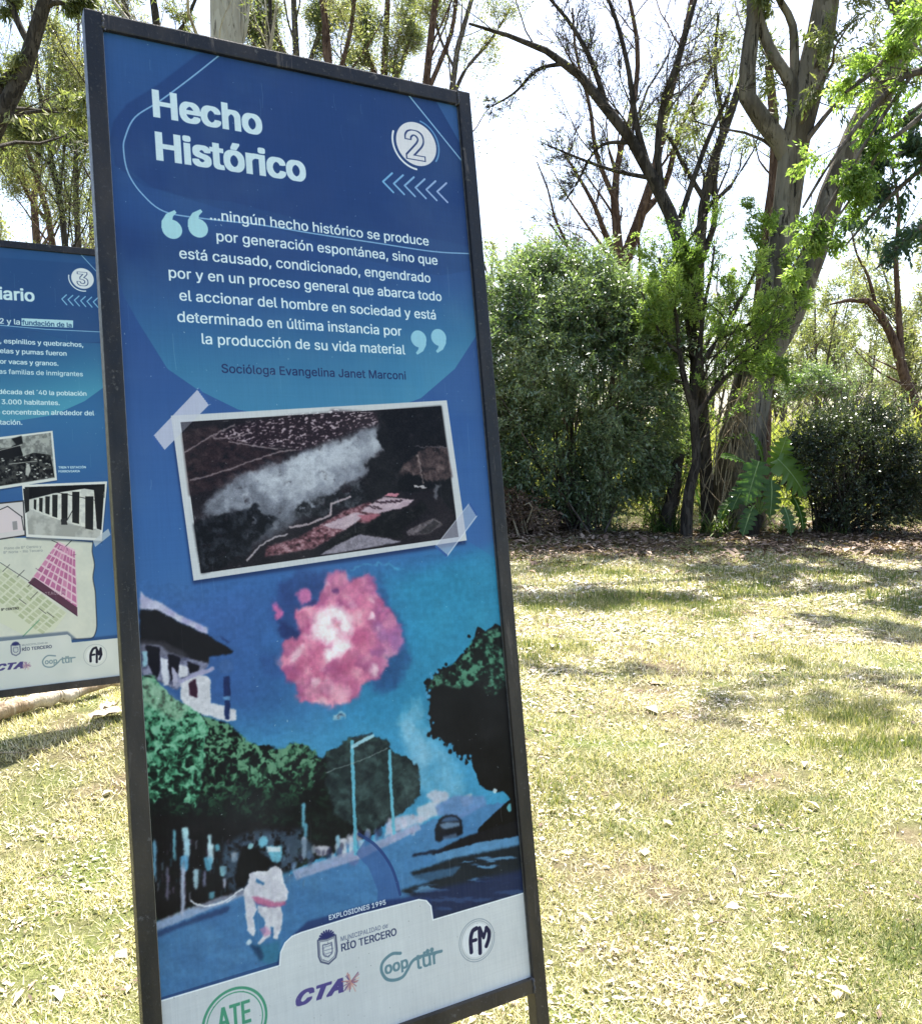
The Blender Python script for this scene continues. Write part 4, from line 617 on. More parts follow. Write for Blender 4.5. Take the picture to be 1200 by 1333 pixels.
# ---- materials
class N:
    def __init__(s,name):
        s.m=bpy.data.materials.new(name); s.m.use_nodes=True; s.t=s.m.node_tree; s.t.nodes.clear(); s.o=s.n('ShaderNodeOutputMaterial')
    def n(s,t,**k):
        x=s.t.nodes.new(t)
        for a,b in k.items(): setattr(x,a,b)
        return x
    def l(s,a,b): s.t.links.new(a,b)
    def ramp(s,f,stops,interp='LINEAR'):
        r=s.n('ShaderNodeValToRGB'); e=r.color_ramp.elements; r.color_ramp.interpolation=interp
        while len(e)<len(stops): e.new(.5)
        for i,(p,c) in enumerate(stops): e[i].position=p; e[i].color=(*c,1) if len(c)==3 else c
        s.l(f,r.inputs[0]); return r.outputs[0]
    def noise(s,sc,det=4,rough=.55,vec=None,dist=0,coord='Object',scale=None):
        if vec is None:
            tc=s.n('ShaderNodeTexCoord'); vec=tc.outputs[coord]
        if scale is not None:
            mp=s.n('ShaderNodeMapping'); mp.inputs['Scale'].default_value=scale; s.l(vec,mp.inputs[0]); vec=mp.outputs[0]
        x=s.n('ShaderNodeTexNoise'); x.inputs['Scale'].default_value=sc; x.inputs['Detail'].default_value=det; x.inputs['Roughness'].default_value=rough; x.inputs['Distortion'].default_value=dist
        s.l(vec,x.inputs['Vector']); return x.outputs[0]
    def mix(s,f,a,b,mode='MIX'):
        x=s.n('ShaderNodeMix',data_type='RGBA',blend_type=mode)
        for v,i in ((f,0),(a,6),(b,7)):
            if hasattr(v,'is_linked'): s.l(v,x.inputs[i])
            elif i==0: x.inputs[0].default_value=v
            else: x.inputs[i].default_value=(*v,1)
        return x.outputs[2]
    def bsdf(s,col,rough=.6,spec=.5,metal=0,bump=None,bs=.3,bd=.02):
        b=s.n('ShaderNodeBsdfPrincipled')
        for v,k in ((col,'Base Color'),(rough,'Roughness'),(spec,'Specular IOR Level'),(metal,'Metallic')):
            if hasattr(v,'is_linked'): s.l(v,b.inputs[k])
            else: b.inputs[k].default_value=(*v,1) if k=='Base Color' else v
        if bump is not None:
            u=s.n('ShaderNodeBump'); u.inputs['Strength'].default_value=bs; u.inputs['Distance'].default_value=bd; s.l(bump,u.inputs['Height']); s.l(u.outputs[0],b.inputs['Normal'])
        s.l(b.outputs[0],s.o.inputs[0]); return b
def leaf_mat(name,cols,trans=.35,rough=.45,tcol=None,spec=.4):
    m=N(name); at_=m.n('ShaderNodeAttribute'); at_.attribute_name='tint'
    col=m.ramp(at_.outputs['Fac'],[(i/(len(cols)-1),c) for i,c in enumerate(cols)])
    b=m.n('ShaderNodeBsdfPrincipled'); m.l(col,b.inputs['Base Color']); b.inputs['Roughness'].default_value=rough; b.inputs['Specular IOR Level'].default_value=spec
    t=m.n('ShaderNodeBsdfTranslucent'); tc=m.mix(1.0,col,tcol or (1.5,1.7,.7),'MULTIPLY'); m.l(tc,t.inputs[0])
    x=m.n('ShaderNodeMixShader'); x.inputs[0].default_value=trans; m.l(b.outputs[0],x.inputs[1]); m.l(t.outputs[0],x.inputs[2]); m.l(x.outputs[0],m.o.inputs[0]); return m.m
def bark_mat(name,c0,c1,c2,sc=3,st=6,bs=.6,bd=.03):
    m=N(name); a=m.noise(sc,6,.6,scale=(1,1,1/st)); b=m.noise(sc*7,4,.6,scale=(1,1,1/st)); p=m.noise(sc*.35,3,.6)
    col=m.ramp(a,[(.3,c0),(.5,c1),(.72,c2)]); col=m.mix(m.ramp(p,[(.35,(0,0,0)),(.65,(1,1,1))]),col,m.mix(.5,col,c0)); col=m.mix(m.ramp(b,[(.4,(0,0,0)),(.62,(.45,.45,.45))]),col,c0)
    pl=m.noise(sc*1.1,3,.5,scale=(1,1,1/3),dist=1.2); pm=m.ramp(pl,[(.50,(0,0,0)),(.525,(1,1,1))]); col=m.mix(pm,col,m.mix(.55,col,c2)); ck=m.noise(sc*5,5,.7,scale=(1,1,1/9),dist=.6); cm=m.ramp(ck,[(.38,(1,1,1)),(.44,(0,0,0))]); col=m.mix(cm,col,tuple(v*.45 for v in c0))
    hh=m.n('ShaderNodeMath',operation='ADD'); m.l(b,hh.inputs[0]); m.l(ck,hh.inputs[1])
    m.bsdf(col,.85,.2,bump=hh.outputs[0],bs=bs,bd=bd); return m.m
M={}
M['frame']=None
def mk_frame():
    m=N('worn black frame paint'); n1=m.noise(9,6,.6,scale=(1,1,.35)); n2=m.noise(160,3,.6); n3=m.noise(45,4,.7)
    tc=m.n('ShaderNodeTexCoord'); sx=m.n('ShaderNodeSeparateXYZ'); m.l(tc.outputs['Object'],sx.inputs[0])
    mr=m.n('ShaderNodeMapRange'); mr.inputs['From Min'].default_value=2.3; mr.inputs['From Max'].default_value=0; m.l(sx.outputs[2],mr.inputs[0])
    ad=m.n('ShaderNodeMath',operation='MULTIPLY_ADD'); m.l(mr.outputs[0],ad.inputs[0]); ad.inputs[1].default_value=.22; m.l(n1,ad.inputs[2])
    col=m.mix(m.ramp(ad.outputs[0],[(.50,(0,0,0)),(.80,(.85,.85,.85))]),(.008,.008,.010),(.06,.047,.037))
    col=m.mix(m.ramp(n2,[(.60,(0,0,0)),(.72,(.6,.6,.6))]),col,(.07,.065,.06)); col=m.mix(m.ramp(n3,[(.63,(0,0,0)),(.70,(.5,.5,.5))]),col,(.16,.15,.14)); col=m.mix(m.ramp(m.noise(28,5,.8,scale=(1,1,.12),dist=.5),[(.60,(0,0,0)),(.68,(.5,.5,.5))]),col,(.16,.13,.11))
    m.bsdf(col,m.ramp(n3,[(.3,(.32,)*3),(.7,(.55,)*3)]),.4,bump=n2,bs=.25,bd=.002); return m.m
M['frame']=mk_frame()
def mk_plain(name,c,rough=.6,metal=0,sc=60):
    m=N(name); n=m.noise(sc,4); m.bsdf(m.mix(m.ramp(n,[(.35,(0,0,0)),(.7,(1,1,1))]),c,tuple(v*.6 for v in c)),rough,.4,metal,bump=n,bs=.1,bd=.001); return m.m
M['weld']=mk_plain('weld bead',(.10,.095,.10),.5,.3); M['screw']=mk_plain('screw head',(.3,.3,.3),.4,.8); M['backing']=mk_plain('panel back',(.3,.31,.32),.6)
M['gum_bark']=bark_mat('smooth gum bark',(.055,.045,.034),(.17,.145,.11),(.30,.265,.21),2.6,8,bs=.9,bd=.05)
M['pale_bark']=bark_mat('pale gum bark',(.26,.23,.18),(.42,.39,.32),(.5,.47,.40),2.2,5,bs=.3)
M['dark_bark']=bark_mat('dark rough bark',(.02,.017,.014),(.055,.044,.035),(.10,.085,.07),8,5)
M['brown_bark']=bark_mat('red brown bark',(.05,.028,.02),(.12,.07,.05),(.2,.13,.095),6,6)
M['grey_bark']=bark_mat('grey twig bark',(.06,.05,.042),(.13,.105,.09),(.22,.185,.16),6,6)
M['straw_stem']=bark_mat('dry stalks',(.2,.15,.09),(.36,.29,.19),(.48,.41,.29),9,6)
M['log']=bark_mat('peeled log',(.28,.2,.13),(.55,.46,.35),(.66,.6,.5),5,4)
M['gum_leaf']=leaf_mat('gum leaves',[(.08,.10,.04),(.15,.17,.08),(.22,.235,.12),(.31,.30,.16)],.4)
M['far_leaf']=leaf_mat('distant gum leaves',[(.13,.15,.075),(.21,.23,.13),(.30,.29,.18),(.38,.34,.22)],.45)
M['shrub_leaf']=leaf_mat('shrub leaves',[(.05,.085,.042),(.12,.175,.09),(.22,.28,.165),(.38,.43,.29)],.36,.33,spec=.8)
M['dark_leaf']=leaf_mat('dark shrub leaves',[(.018,.03,.016),(.04,.06,.03),(.075,.10,.05),(.15,.18,.09)],.2,.3,spec=.7)
M['bright_leaf']=leaf_mat('bright feathery leaves',[(.10,.16,.04),(.19,.27,.07),(.31,.39,.12),(.43,.50,.20)],.5,tcol=(1.4,1.65,.75))
M['teal_leaf']=leaf_mat('blue green leaves',[(.03,.06,.045),(.06,.11,.075),(.11,.17,.11),(.17,.22,.14)],.4)
M['big_leaf']=leaf_mat('large glossy leaves',[(.04,.09,.02),(.09,.175,.035),(.18,.29,.06)],.5,.25,spec=.5)
M['strap_leaf']=leaf_mat('strap leaves',[(.04,.08,.02),(.09,.15,.04),(.2,.24,.08),(.34,.29,.16)],.3)
M['reed']=leaf_mat('tall field grass',[(.17,.20,.05),(.28,.31,.09),(.40,.39,.14),(.50,.44,.24)],.4)
M['grass']=leaf_mat('lawn blades',[(.09,.13,.03),(.19,.22,.06),(.39,.35,.17),(.60,.53,.34),(.78,.71,.56)],.3,.6,tcol=(1.4,1.5,.78))
M['litter']=leaf_mat('pale fallen leaves',[(.16,.10,.06),(.42,.34,.24),(.62,.56,.46),(.76,.71,.63)],.12,.6)
M['brown_litter']=leaf_mat('brown fallen leaves',[(.06,.035,.022),(.16,.10,.07),(.30,.21,.15),(.48,.37,.29)],.1,.7)
# ---- leaves and wood
def unit(v): return v/(np.linalg.norm(v,axis=-1,keepdims=True)+1e-9)
def leaves(P,D,L,Wd,rs,fold=.25,flat=0.,nb=None):
    """rhombic leaves at P pointing along D; L, Wd arrays or numbers"""
    n=len(P); D=unit(D); R=unit(rs.normal(size=(n,3))+np.array([0,0,flat])); S=unit(np.cross(D,R)); Nn=np.cross(S,D)
    L=(np.ones(n)*L*rs.uniform(.7,1.25,n))[:,None]; Wd=(np.ones(n)*Wd*rs.uniform(.75,1.2,n))[:,None]
    V=np.stack([P,P+D*L*.42+S*Wd*.5+Nn*Wd*fold,P+D*L-Nn*L*.08,P+D*L*.42-S*Wd*.5+Nn*Wd*fold],1).reshape(-1,3)
    return V,np.arange(4*n).reshape(n,4),np.repeat(rs.rand(n),4)
def leaf_mesh(name,P,D,L,Wd,mat,rs,fold=.25,flat=0.,tint=None):
    V,Fc,t=leaves(P,D,L,Wd,rs,fold,flat)
    if tint is not None: t=np.clip(np.repeat(tint,4)+ (t-.5)*.45,0,1)
    return mesh(name,V,Fc,mat,attr=t)
def tubes(P,R,k=5):
    """P (N,K,3) centre lines, R (N,K) radii -> verts, quads"""
    P=np.asarray(P,float); N_,K=P.shape[:2]; T=unit(np.gradient(P,axis=1)); ref=np.array([.31,.17,.93]); ref=np.where(np.abs((T@ref))[...,None]>.95,np.array([1.,0,0]),ref)
    A=unit(np.cross(T,ref)); B=np.cross(T,A); th=np.arange(k)/k*2*np.pi
    V=P[:,:,None]+(A[:,:,None]*np.cos(th)[:,None]+B[:,:,None]*np.sin(th)[:,None])*R[:,:,None,None]
    i=np.arange(N_)[:,None,None]*K*k; j=np.arange(K-1)[None,:,None]*k; q=np.arange(k)[None,None]; q1=(q+1)%k
    Fc=np.stack(np.broadcast_arrays(i+j+q,i+j+q1,i+j+k+q1,i+j+k+q),-1).reshape(-1,4)
    return V.reshape(-1,3),Fc
class Wood:
    def __init__(s): s.V=[];s.F=[];s.n=0
    def add(s,P,R,k=5):
        if len(P)==0: return s
        V,Fc=tubes(P,R,k); s.V.append(V); s.F.append(Fc+s.n); s.n+=len(V); return s
    def mesh(s,name,mat): return mesh(name,np.vstack(s.V),np.vstack(s.F),mat,smooth=True)
def resample(p,K):
    p=np.asarray(p,float); d=np.r_[0,np.cumsum(np.linalg.norm(np.diff(p[:,:3],axis=0),axis=1))]; t=np.linspace(0,d[-1],K); return np.stack([np.interp(t,d,p[:,i]) for i in range(p.shape[1])],1)
def curve(p,n=6): return spline(np.asarray(p,float),n)
def sprout(P,R,n,rs,t0=.2,t1=1,ang=(30,60),ln=(.35,.6),K=6,wander=.25,up=0.,rr=.55,abslen=None):
    """children off every parent polyline, all at once"""
    N_,Kp=P.shape[:2]; par=np.repeat(np.arange(N_),n); m=len(par); t=rs.uniform(t0,t1,m)*(Kp-1); i=np.minimum(t.astype(int),Kp-2); f=(t-i)[:,None]
    o=P[par,i]*(1-f)+P[par,i+1]*f; T=unit(P[par,i+1]-P[par,i]); r0=(R[par,i]*(1-f[:,0])+R[par,i+1]*f[:,0])
    L=np.linalg.norm(np.diff(P,axis=1),axis=2).sum(1)[par] if abslen is None else np.full(m,abslen)
    L=L*rs.uniform(*ln,m)*(1-.35*t/(Kp-1)); a=np.radians(rs.uniform(*ang,m))[:,None]
    S=unit(np.cross(T,rs.normal(size=(m,3)))); d=T*np.cos(a)+S*np.sin(a); Q=[o]; st=(L/(K-1))[:,None]
    for k in range(K-1): d=unit(d+rs.normal(size=(m,3))*wander+np.array([0,0,up])); Q.append(Q[-1]+d*st)
    Q=np.stack(Q,1); r1=np.minimum(r0*rr,L*.03)[:,None]*np.linspace(1,.25,K)[None]; return Q,np.maximum(r1,.0016)
def shoots(P,rs,M_,spread=.5,t0=.15,droop=.0,jit=.03,lo=0):
    """leaf positions and directions strung along polylines"""
    N_,K=P.shape[:2]; t=rs.uniform(t0,1,(N_,M_))*(K-1); i=np.minimum(t.astype(int),K-2); f=(t-i)[...,None]; r=np.arange(N_)[:,None]
    o=P[r,i]*(1-f)+P[r,i+1]*f+rs.normal(size=(N_,M_,3))*jit; T=unit(P[r,i+1]-P[r,i]); D=unit(T+rs.normal(size=T.shape)*spread+np.array([0,0,-droop]))
    return o.reshape(-1,3),D.reshape(-1,3)
def limb(pts,d,K=10):
    """pts: (px,py,radius in px[,distance]) as seen -> world centre line and radii"""
    q=[]
    for p in pts:
        dd=p[3] if len(p)>3 else d; w=at(p[0],p[1],dd); q.append((*w,p[2]*dd/F))
    q=resample(curve(q,6),K); return q[None,:,:3],q[None,:,3]

# ---------------------------------------------------------------- ground
def build_ground():
    m=N('lawn soil'); a=m.noise(1.3,5,.6); b=m.noise(9,6,.7); c=m.noise(60,4,.7); d=m.noise(260,3,.7)
    col=m.ramp(b,[(.3,(.06,.045,.027)),(.5,(.14,.11,.065)),(.68,(.26,.21,.13))]); g=m.ramp(c,[(.3,(.05,.07,.018)),(.6,(.16,.19,.05)),(.75,(.36,.33,.17))])
    col=m.mix(m.ramp(a,[(.38,(0,0,0)),(.6,(1,1,1))]),col,g); col=m.mix(m.ramp(d,[(.58,(0,0,0)),(.66,(.8,.8,.8))]),col,(.5,.44,.31))
    m.bsdf(col,.95,.1,bump=c,bs=.8,bd=.03)
    xs=np.r_[-400,-150,-60,-30,np.arange(-16,16.1,.25),30,60,150,400]; ys=np.r_[-300,-60,-15,-6,np.arange(-3,20.1,.25),26,36,60,120,300,700]
    gx,gy=np.meshgrid(xs,ys); V=np.stack([gx,gy,ground_z(gx,gy)],-1).reshape(-1,3); nx=len(xs); i,j=np.meshgrid(np.arange(nx-1),np.arange(len(ys)-1)); q=(j*nx+i).ravel()
    obj('ground',mesh('ground',V,np.stack([q,q+1,q+nx+1,q+nx],1),m.m,smooth=True),kind='structure')
build_ground()
def lawn_noise(x,y,sc,seed): return fb(x,y,sc,seed,3)
def build_lawn():
    rs=np.random.RandomState(21); Vs=[];Ts=[]
    for d0,d1,dens,L,Wd in ((1.6,3.2,30000,.024,.0034),(3.2,5.2,15000,.030,.0048),(5.2,8.,7000,.038,.0068),(8.,14.5,2300,.048,.011)):
        hw=lambda d:.58*d+.35
        A=(hw(d0)+hw(d1))*(d1-d0); n=int(A*dens); y=np.sqrt(rs.uniform(d0**2,d1**2,n)); x=rs.uniform(-1,1,n)*hw(y)
        g=lawn_noise(x,y,.9,3); fine=lawn_noise(x,y,.16,9); keep=(rs.rand(n)<ss(.30,.62,fine*.6+g*.4)*.95+.08)
        x,y,g,fine=x[keep],y[keep],g[keep],fine[keep]; n=len(x)
        bare=ss(11.2,13.0,y-.75+3.8*(lawn_noise(x,y,1.6,6)-.5)+2.2*(lawn_noise(x,y,.35,16)-.5)); k2=rs.rand(n)>bare*.85; x,y,g,fine=x[k2],y[k2],g[k2],fine[k2]; n=len(x)
        th=rs.uniform(0,6.28,n); tilt=rs.uniform(.35,1.45,n)-.3*ss(.5,.7,g); Ls=L*rs.uniform(.5,1.5,n)*(1+.3*ss(.5,.7,g)); w=Wd*rs.uniform(.6,1.4,n)
        base=np.stack([x,y,ground_z(x,y)],1); dr=np.stack([np.cos(th)*np.sin(tilt),np.sin(th)*np.sin(tilt),np.cos(tilt)],1); s_=np.stack([-np.sin(th),np.cos(th),np.zeros(n)],1)
        tip=base+dr*Ls[:,None]; V=np.stack([base-s_*w[:,None]/2,base+s_*w[:,None]/2,tip],1)
        pt=lawn_noise(x,y,1.7,14); t=.69-ss(.44,.70,g*.5+fine*.3+pt*.2)*.55+rs.normal(size=n)*.22; Vs.append(V.reshape(-1,3)); Ts.append(np.repeat(np.clip(t,0,1),3))
    V=np.vstack(Vs); obj('grass',mesh('grass',V,np.arange(len(V)).reshape(-1,3),M['grass'],attr=np.concatenate(Ts)),kind='stuff',label='short patchy dry lawn grass, yellow green and straw coloured',cat='grass')
build_lawn()
def scatter_litter(name,mat,n,region,L,rs,seed,thr,label,cat='fallen leaves',lift=.012,tb=0.):
    x,y=region(rs,n); k=rs.rand(n)<ss(thr-.1,thr+.12,lawn_noise(x,y,.5,seed)*.6+lawn_noise(x,y,.13,seed+4)*.4)+.06; x,y=x[k],y[k]; n=len(x)
    P=np.stack([x,y,ground_z(x,y)+rs.uniform(.004,lift,n)],1); th=rs.uniform(0,6.28,n); D=np.stack([np.cos(th),np.sin(th),rs.normal(size=n)*.28],1)
    sz=np.exp(rs.normal(size=n)*.45)*L*np.clip(y/5,.75,1.7); V,Fc,t=leaves(P,D,sz,sz*rs.uniform(.25,.6,n),rs,.22,6.)
    V=V.copy(); V[:,2]=np.maximum(V[:,2],.003); obj(name,mesh(name,V,Fc,mat,attr=np.clip(t+tb,0,1)),kind='stuff',label=label,cat=cat)
def lawn_region(rs,n): y=np.sqrt(rs.uniform(1.6**2,13.5**2,n)); return rs.uniform(-1,1,n)*(.58*y+.35),y
scatter_litter('leaf_litter',M['litter'],300000,lawn_region,.018,np.random.RandomState(5),12,.52,'pale bleached fallen leaves scattered in patches over the lawn',tb=.12)
def bed_region(rs,n): return rs.uniform(-3,9,n),12.9+rs.normal(size=n)*1.05
scatter_litter('brown_litter',M['brown_litter'],110000,lawn_region,.017,np.random.RandomState(15),19,.6,'small brown leaf fragments scattered between the lawn blades')
scatter_litter('leaf_mulch',M['brown_litter'],80000,bed_region,.036,np.random.RandomState(6),30,.44,'brown leaf mulch lying under the shrubs and trees',lift=.07)
def build_sticks():
    rs=np.random.RandomState(31); 
    lab=['short curved dry stick lying on the sunny lawn near the right edge','thin straight stick lying in the lawn at lower right','bent twig lying beside the shaded grass patch','long dark twig lying in the dappled shade before the shrubs','small dry twig lying left of the near sign on the lawn','thin twig lying in the lawn at lower left']
    for (px,py,d,a,L),lb in zip(((1005,1168,0,.1,.12),(940,1208,0,.05,.10),(1018,1150,0,1.1,.09),(1010,760,0,.5,.5),(70,1155,0,.05,.10),(28,1010,0,.3,.22)),lab):
        r=rays(px,py); w=EYE+r*(CAMH/-r[2]); K=8; t=np.linspace(-.5,.5,K); p=np.stack([w[0]+t*L*math.cos(a),w[1]+t*L*math.sin(a),np.full(K,float(ground_z(w[0],w[1]))+.018)],1)+rs.normal(size=(K,3))*L*.03
        W_=Wood().add(p[None],np.linspace(1,.5,K)[None]*max(.0025,L*.018),6); q,qr=sprout(p[None],np.full((1,K),L*.012),2,rs,.3,.8,(25,50),(.2,.4),4,.1); W_.add(q,qr,4)
        obj('stick',W_.mesh('stick',M['straw_stem']),label=lb,cat='stick',group='sticks lying on the lawn')
build_sticks()
def big_chips():
    rs=np.random.RandomState(61); n=420; y=np.sqrt(rs.uniform(1.7**2,9**2,n)); x=rs.uniform(-1,1,n)*(.58*y+.3); P=np.stack([x,y,ground_z(x,y)+.014],1); th=rs.uniform(0,6.28,n); D=np.stack([np.cos(th),np.sin(th),rs.normal(size=n)*.12],1)
    sz=rs.uniform(.03,.075,n); V,Fc,t=leaves(P,D,sz,sz*rs.uniform(.22,.5,n),rs,.3,5.); V[:,2]=np.maximum(V[:,2],.004); obj('bark_flakes',mesh('bark_flakes',V,Fc,M['litter'],attr=np.clip(t*.5+.45,0,1)),kind='stuff',label='larger bleached bark flakes and curled leaves strewn over the lawn',cat='bark flakes')
big_chips()

# ---------------------------------------------------------------- information signs
def print_mat(name,c):
    H_,W_=c.img.shape[:2]; im=bpy.data.images.new(name,W_,H_,alpha=False); px=np.ones((H_,W_,4),np.float32); px[...,:3]=np.clip(c.img[::-1],0,1)**1.08
    im.pixels.foreach_set(px.ravel()); im.update(); im.pack()
    m=N(name); tc=m.n('ShaderNodeTexCoord'); tx=m.n('ShaderNodeTexImage'); tx.image=im; tx.interpolation='Cubic'; tx.extension='EXTEND'; m.l(tc.outputs['UV'],tx.inputs[0])
    n=m.noise(3,5,.6); n2=m.noise(70,3,.6); hs=m.n('ShaderNodeHueSaturation'); hs.inputs['Saturation'].default_value=.93; hs.inputs['Fac'].default_value=1; m.l(tx.outputs[0],hs.inputs['Color']); col=m.mix(1.0,hs.outputs[0],PRINT_GAIN,'MULTIPLY')
    col=m.mix(m.ramp(n,[(.45,(0,0,0)),(.85,(.05,.05,.05))]),col,(.42,.43,.43))
    m.bsdf(col,m.ramp(n,[(.3,(.30,)*3),(.7,(.46,)*3)]),.14,bump=m.noise(5,2,.4,scale=(1,1,.5)),bs=.12,bd=.02); return m.m
PRINT_GAIN=(1.22,1.20,1.07)
def panel_mesh(mat):
    hw,z0,z1=PW/2,.219,.219+PH; t=.004
    V=[(-hw,0,z0),(hw,0,z0),(hw,0,z1),(-hw,0,z1),(-hw,t,z0),(hw,t,z0),(hw,t,z1),(-hw,t,z1)]
    me=bpy.data.meshes.new('panel'); me.from_pydata(V,[],[(0,1,2,3),(5,4,7,6),(4,0,3,7),(1,5,6,2),(3,2,6,7),(4,5,1,0)]); uv=me.uv_layers.new(name='UVMap')
    for p in me.polygons:
        for li in p.loop_indices:
            v=me.vertices[me.loops[li].vertex_index].co; uv.data[li].uv=((v.x+hw)/PW,(v.z-z0)/PH)
    me.materials.append(mat); me.materials.append(M['backing']); me.polygons[1].material_index=1; return me
fw=.0335; hw=PW/2; zt=.219+PH; yf=-.011; yb=.024; post_top=zt+fw+.0015
meshes={'post_l':box_mesh('post',(-hw-fw,yf,-.14),(-hw,yb,post_top),M['frame'],.003),'post_r':box_mesh('post',(hw,yf,-.14),(hw+fw,yb,post_top),M['frame'],.003),
 'rail_t':box_mesh('rail',(-hw-.001,yf+.0015,zt),(hw+.001,yb-.001,zt+fw),M['frame'],.003),'rail_b':box_mesh('rail',(-hw-.001,yf+.0015,.219-fw),(hw+.001,yb-.001,.219),M['frame'],.003),
 'trim_l':box_mesh('trim',(-hw,-.0035,.222),(-hw+.0016,-.0004,zt-.002),M['screw']),'trim_r':box_mesh('trim',(hw-.0016,-.0035,.222),(hw,-.0004,zt-.002),M['screw'])}
def welds():
    rs=np.random.RandomState(3); out=[]
    for sx in (-1,1):
        for z in (zt+.002,.217):
            W_=Wood(); K=12; t=np.linspace(0,1,K); p=np.stack([np.full(K,sx*(hw-.0005)),np.full(K,yf+.0005),z+np.sign(z-1)*t*fw*.9],1)+rs.normal(size=(K,3))*.0006
            c=np.array([sx*(hw-.004),yf+.006,z-np.sign(z-1)*.004]); p=np.vstack([p[::-1],c+rs.normal(size=(3,3))*.003]); W_.add(p[None],(.0022+rs.rand(1,K+3)*.0012),6); out.append(W_.mesh('weld_bead',M['weld']))
    return out
meshes['weld']=welds()
def rivets(): 
    W_=Wood()
    for sx in (-1,1):
        for z in np.linspace(.26,zt-.04,6): W_.add(np.array([[(sx*(hw-.011),-.0002,z),(sx*(hw-.011),-.0016,z),(sx*(hw-.011),-.0024,z)]]),np.array([[.0032,.003,.0005]]),8)
    return W_.mesh('screw',M['screw'])
def make_sign(tl,canvas,label,nm):
    br=tl+HD*PW-UP*PH; base=br-UP*.219-HD*hw
    R=Matrix(((HD[0],NB[0],UP[0],base[0]),(HD[1],NB[1],UP[1],base[1]),(HD[2],NB[2],UP[2],base[2]),(0,0,0,1)))
    t=thing('information_sign',label,'sign',group='leaning information signs on the lawn'); t.matrix_world=R
    obj('post',meshes['post_l'],t); obj('post',meshes['post_r'],t); obj('rail',meshes['rail_t'],t); obj('rail',meshes['rail_b'],t)
    p=obj('printed_panel',panel_mesh(print_mat(nm,canvas)),t); obj('trim',meshes['trim_l'],p); obj('trim',meshes['trim_r'],p); [obj('weld_bead',wm,t) for wm in meshes['weld']]
    return t,base
S2,b2=make_sign(TL2,paint_sign2(TL2),'tall blue history sign numbered 2 in a black steel frame, closest to the camera','sign 2 print')
S3,b3=make_sign(TL3,paint_sign3(TL3),'blue history sign numbered 3, cut by the left edge and standing behind the near one','sign 3 print')
print('bases',b2,b3, ground_z(b3[0],b3[1]))

# ---------------------------------------------------------------- trees
TWIG=.66
def limb_tree(name,label,cat,limbs,d,bark,seed,twigs,leaf=None,group=None,K=12,up=.02,base=None):
    """a tree whose main limbs are laid out by hand; twigs = list of (children, angle, length ratio, segments, wander)"""
    rs=np.random.RandomState(seed); W_=Wood(); T_=Wood(); Ps=[];Rs=[]
    for lb in limbs:
        P,R=limb(lb,d,K); W_.add(P,R,12 if R.max()>.12 else 8); Ps.append(P);Rs.append(R)
    org=Ps[0][0,0].copy() if base is None else np.array(base)
    P=np.concatenate(Ps); R=np.concatenate(Rs); last=None
    for (n,ang,ln,Kc,wa,absl,t0) in twigs:
        P,R=sprout(P,R,n,rs,t0,1,ang,ln,Kc,wa,up,.5,absl); R=np.maximum(R*TWIG,d*.00021); T_.add(P,R,4 if R.mean()<.01 else 5); last=P
    o=thing(name,label,cat,tuple(org),group); sh=lambda Wd: [v-org for v in Wd.V]
    W_.V=sh(W_); T_.V=sh(T_) if T_.V else []
    obj('trunk',W_.mesh('trunk',M[bark]),o)
    if T_.V: obj('branches',T_.mesh('branches',M[bark if bark!='gum_bark' else 'grey_bark']),o,kind='stuff')
    if leaf:
        mt,cnt,L,Wd,spread,droop,frac=leaf; P=last[rs.rand(len(last))<frac]; p,D=shoots(P,rs,cnt,spread,.1,droop,L*(.35 if mt!='far_leaf' else 1.6))
        cl=vn(p[:,0]*1.0+p[:,2]*.6,p[:,1]+p[:,2]*.8,.7,3); obj('crown',leaf_mesh('crown',p-org,D,L,Wd,M[mt],rs,tint=np.clip(cl*.9+.02,0,1)),o)
    return o
# the big gum on the right
limb_tree('gum_tree','massive grey forked gum tree rising behind the large leaved plant','tree',
 [[(950,712,40),(955,650,31),(960,600,28),(966,540,25),(982,469,19),(1004,390,17),(1020,300,17),(1033,193,18),(1056,97,19),(1076,0,16),(1090,-140,12),(1080,-280,8)],
  [(978,712,20),(981,640,15),(984,585,12),(990,500,13),(1015,440,14),(1042,387,15),(1064,314,16),(1098,210,17),(1136,140,17),(1175,60,18),(1210,-20,16),(1260,-160,11),(1290,-300,7)],[(1082,-230,8),(1000,-330,7),(880,-380,5),(760,-370,3)],[(974,-110,7),(880,-210,6),(760,-250,4),(660,-240,2.4)],[(1088,-180,8),(1130,-330,6),(1100,-450,3)],[(1250,-150,8),(1380,-280,6),(1500,-320,3)],[(992,-230,5),(900,-330,4),(820,-440,2.4)],  # after the right stem: unseen high limbs, added to cast dappled shade on the lawn
  [(1030,215,13),(1012,178,12),(992,155,12),(972,122,11),(976,60,10),(982,0,9),(970,-120,7),(990,-240,5)],[(1034,150,9),(1030,110,8),(1002,63,7),(983,10,6),(950,-90,4)],[(1036,120,6),(1034,80,6),(1031,29,5),(1008,-20,4),(1020,-100,3)],
  [(1076,-20,8),(1110,-100,7),(1170,-200,5),(1230,-260,3)],[(1180,50,7),(1166,10,6),(1120,-60,5),(1100,-150,3)]],14.4,'gum_bark',41,
 [(7,(25,65),(.16,.3),7,.16,None,.5),(7,(25,60),(.3,.55),6,.2,None,.2),(5,(20,60),(.35,.6),5,.2,None,.2)],('gum_leaf',20,.14,.028,.55,.9,.8),K=14,up=-.01)
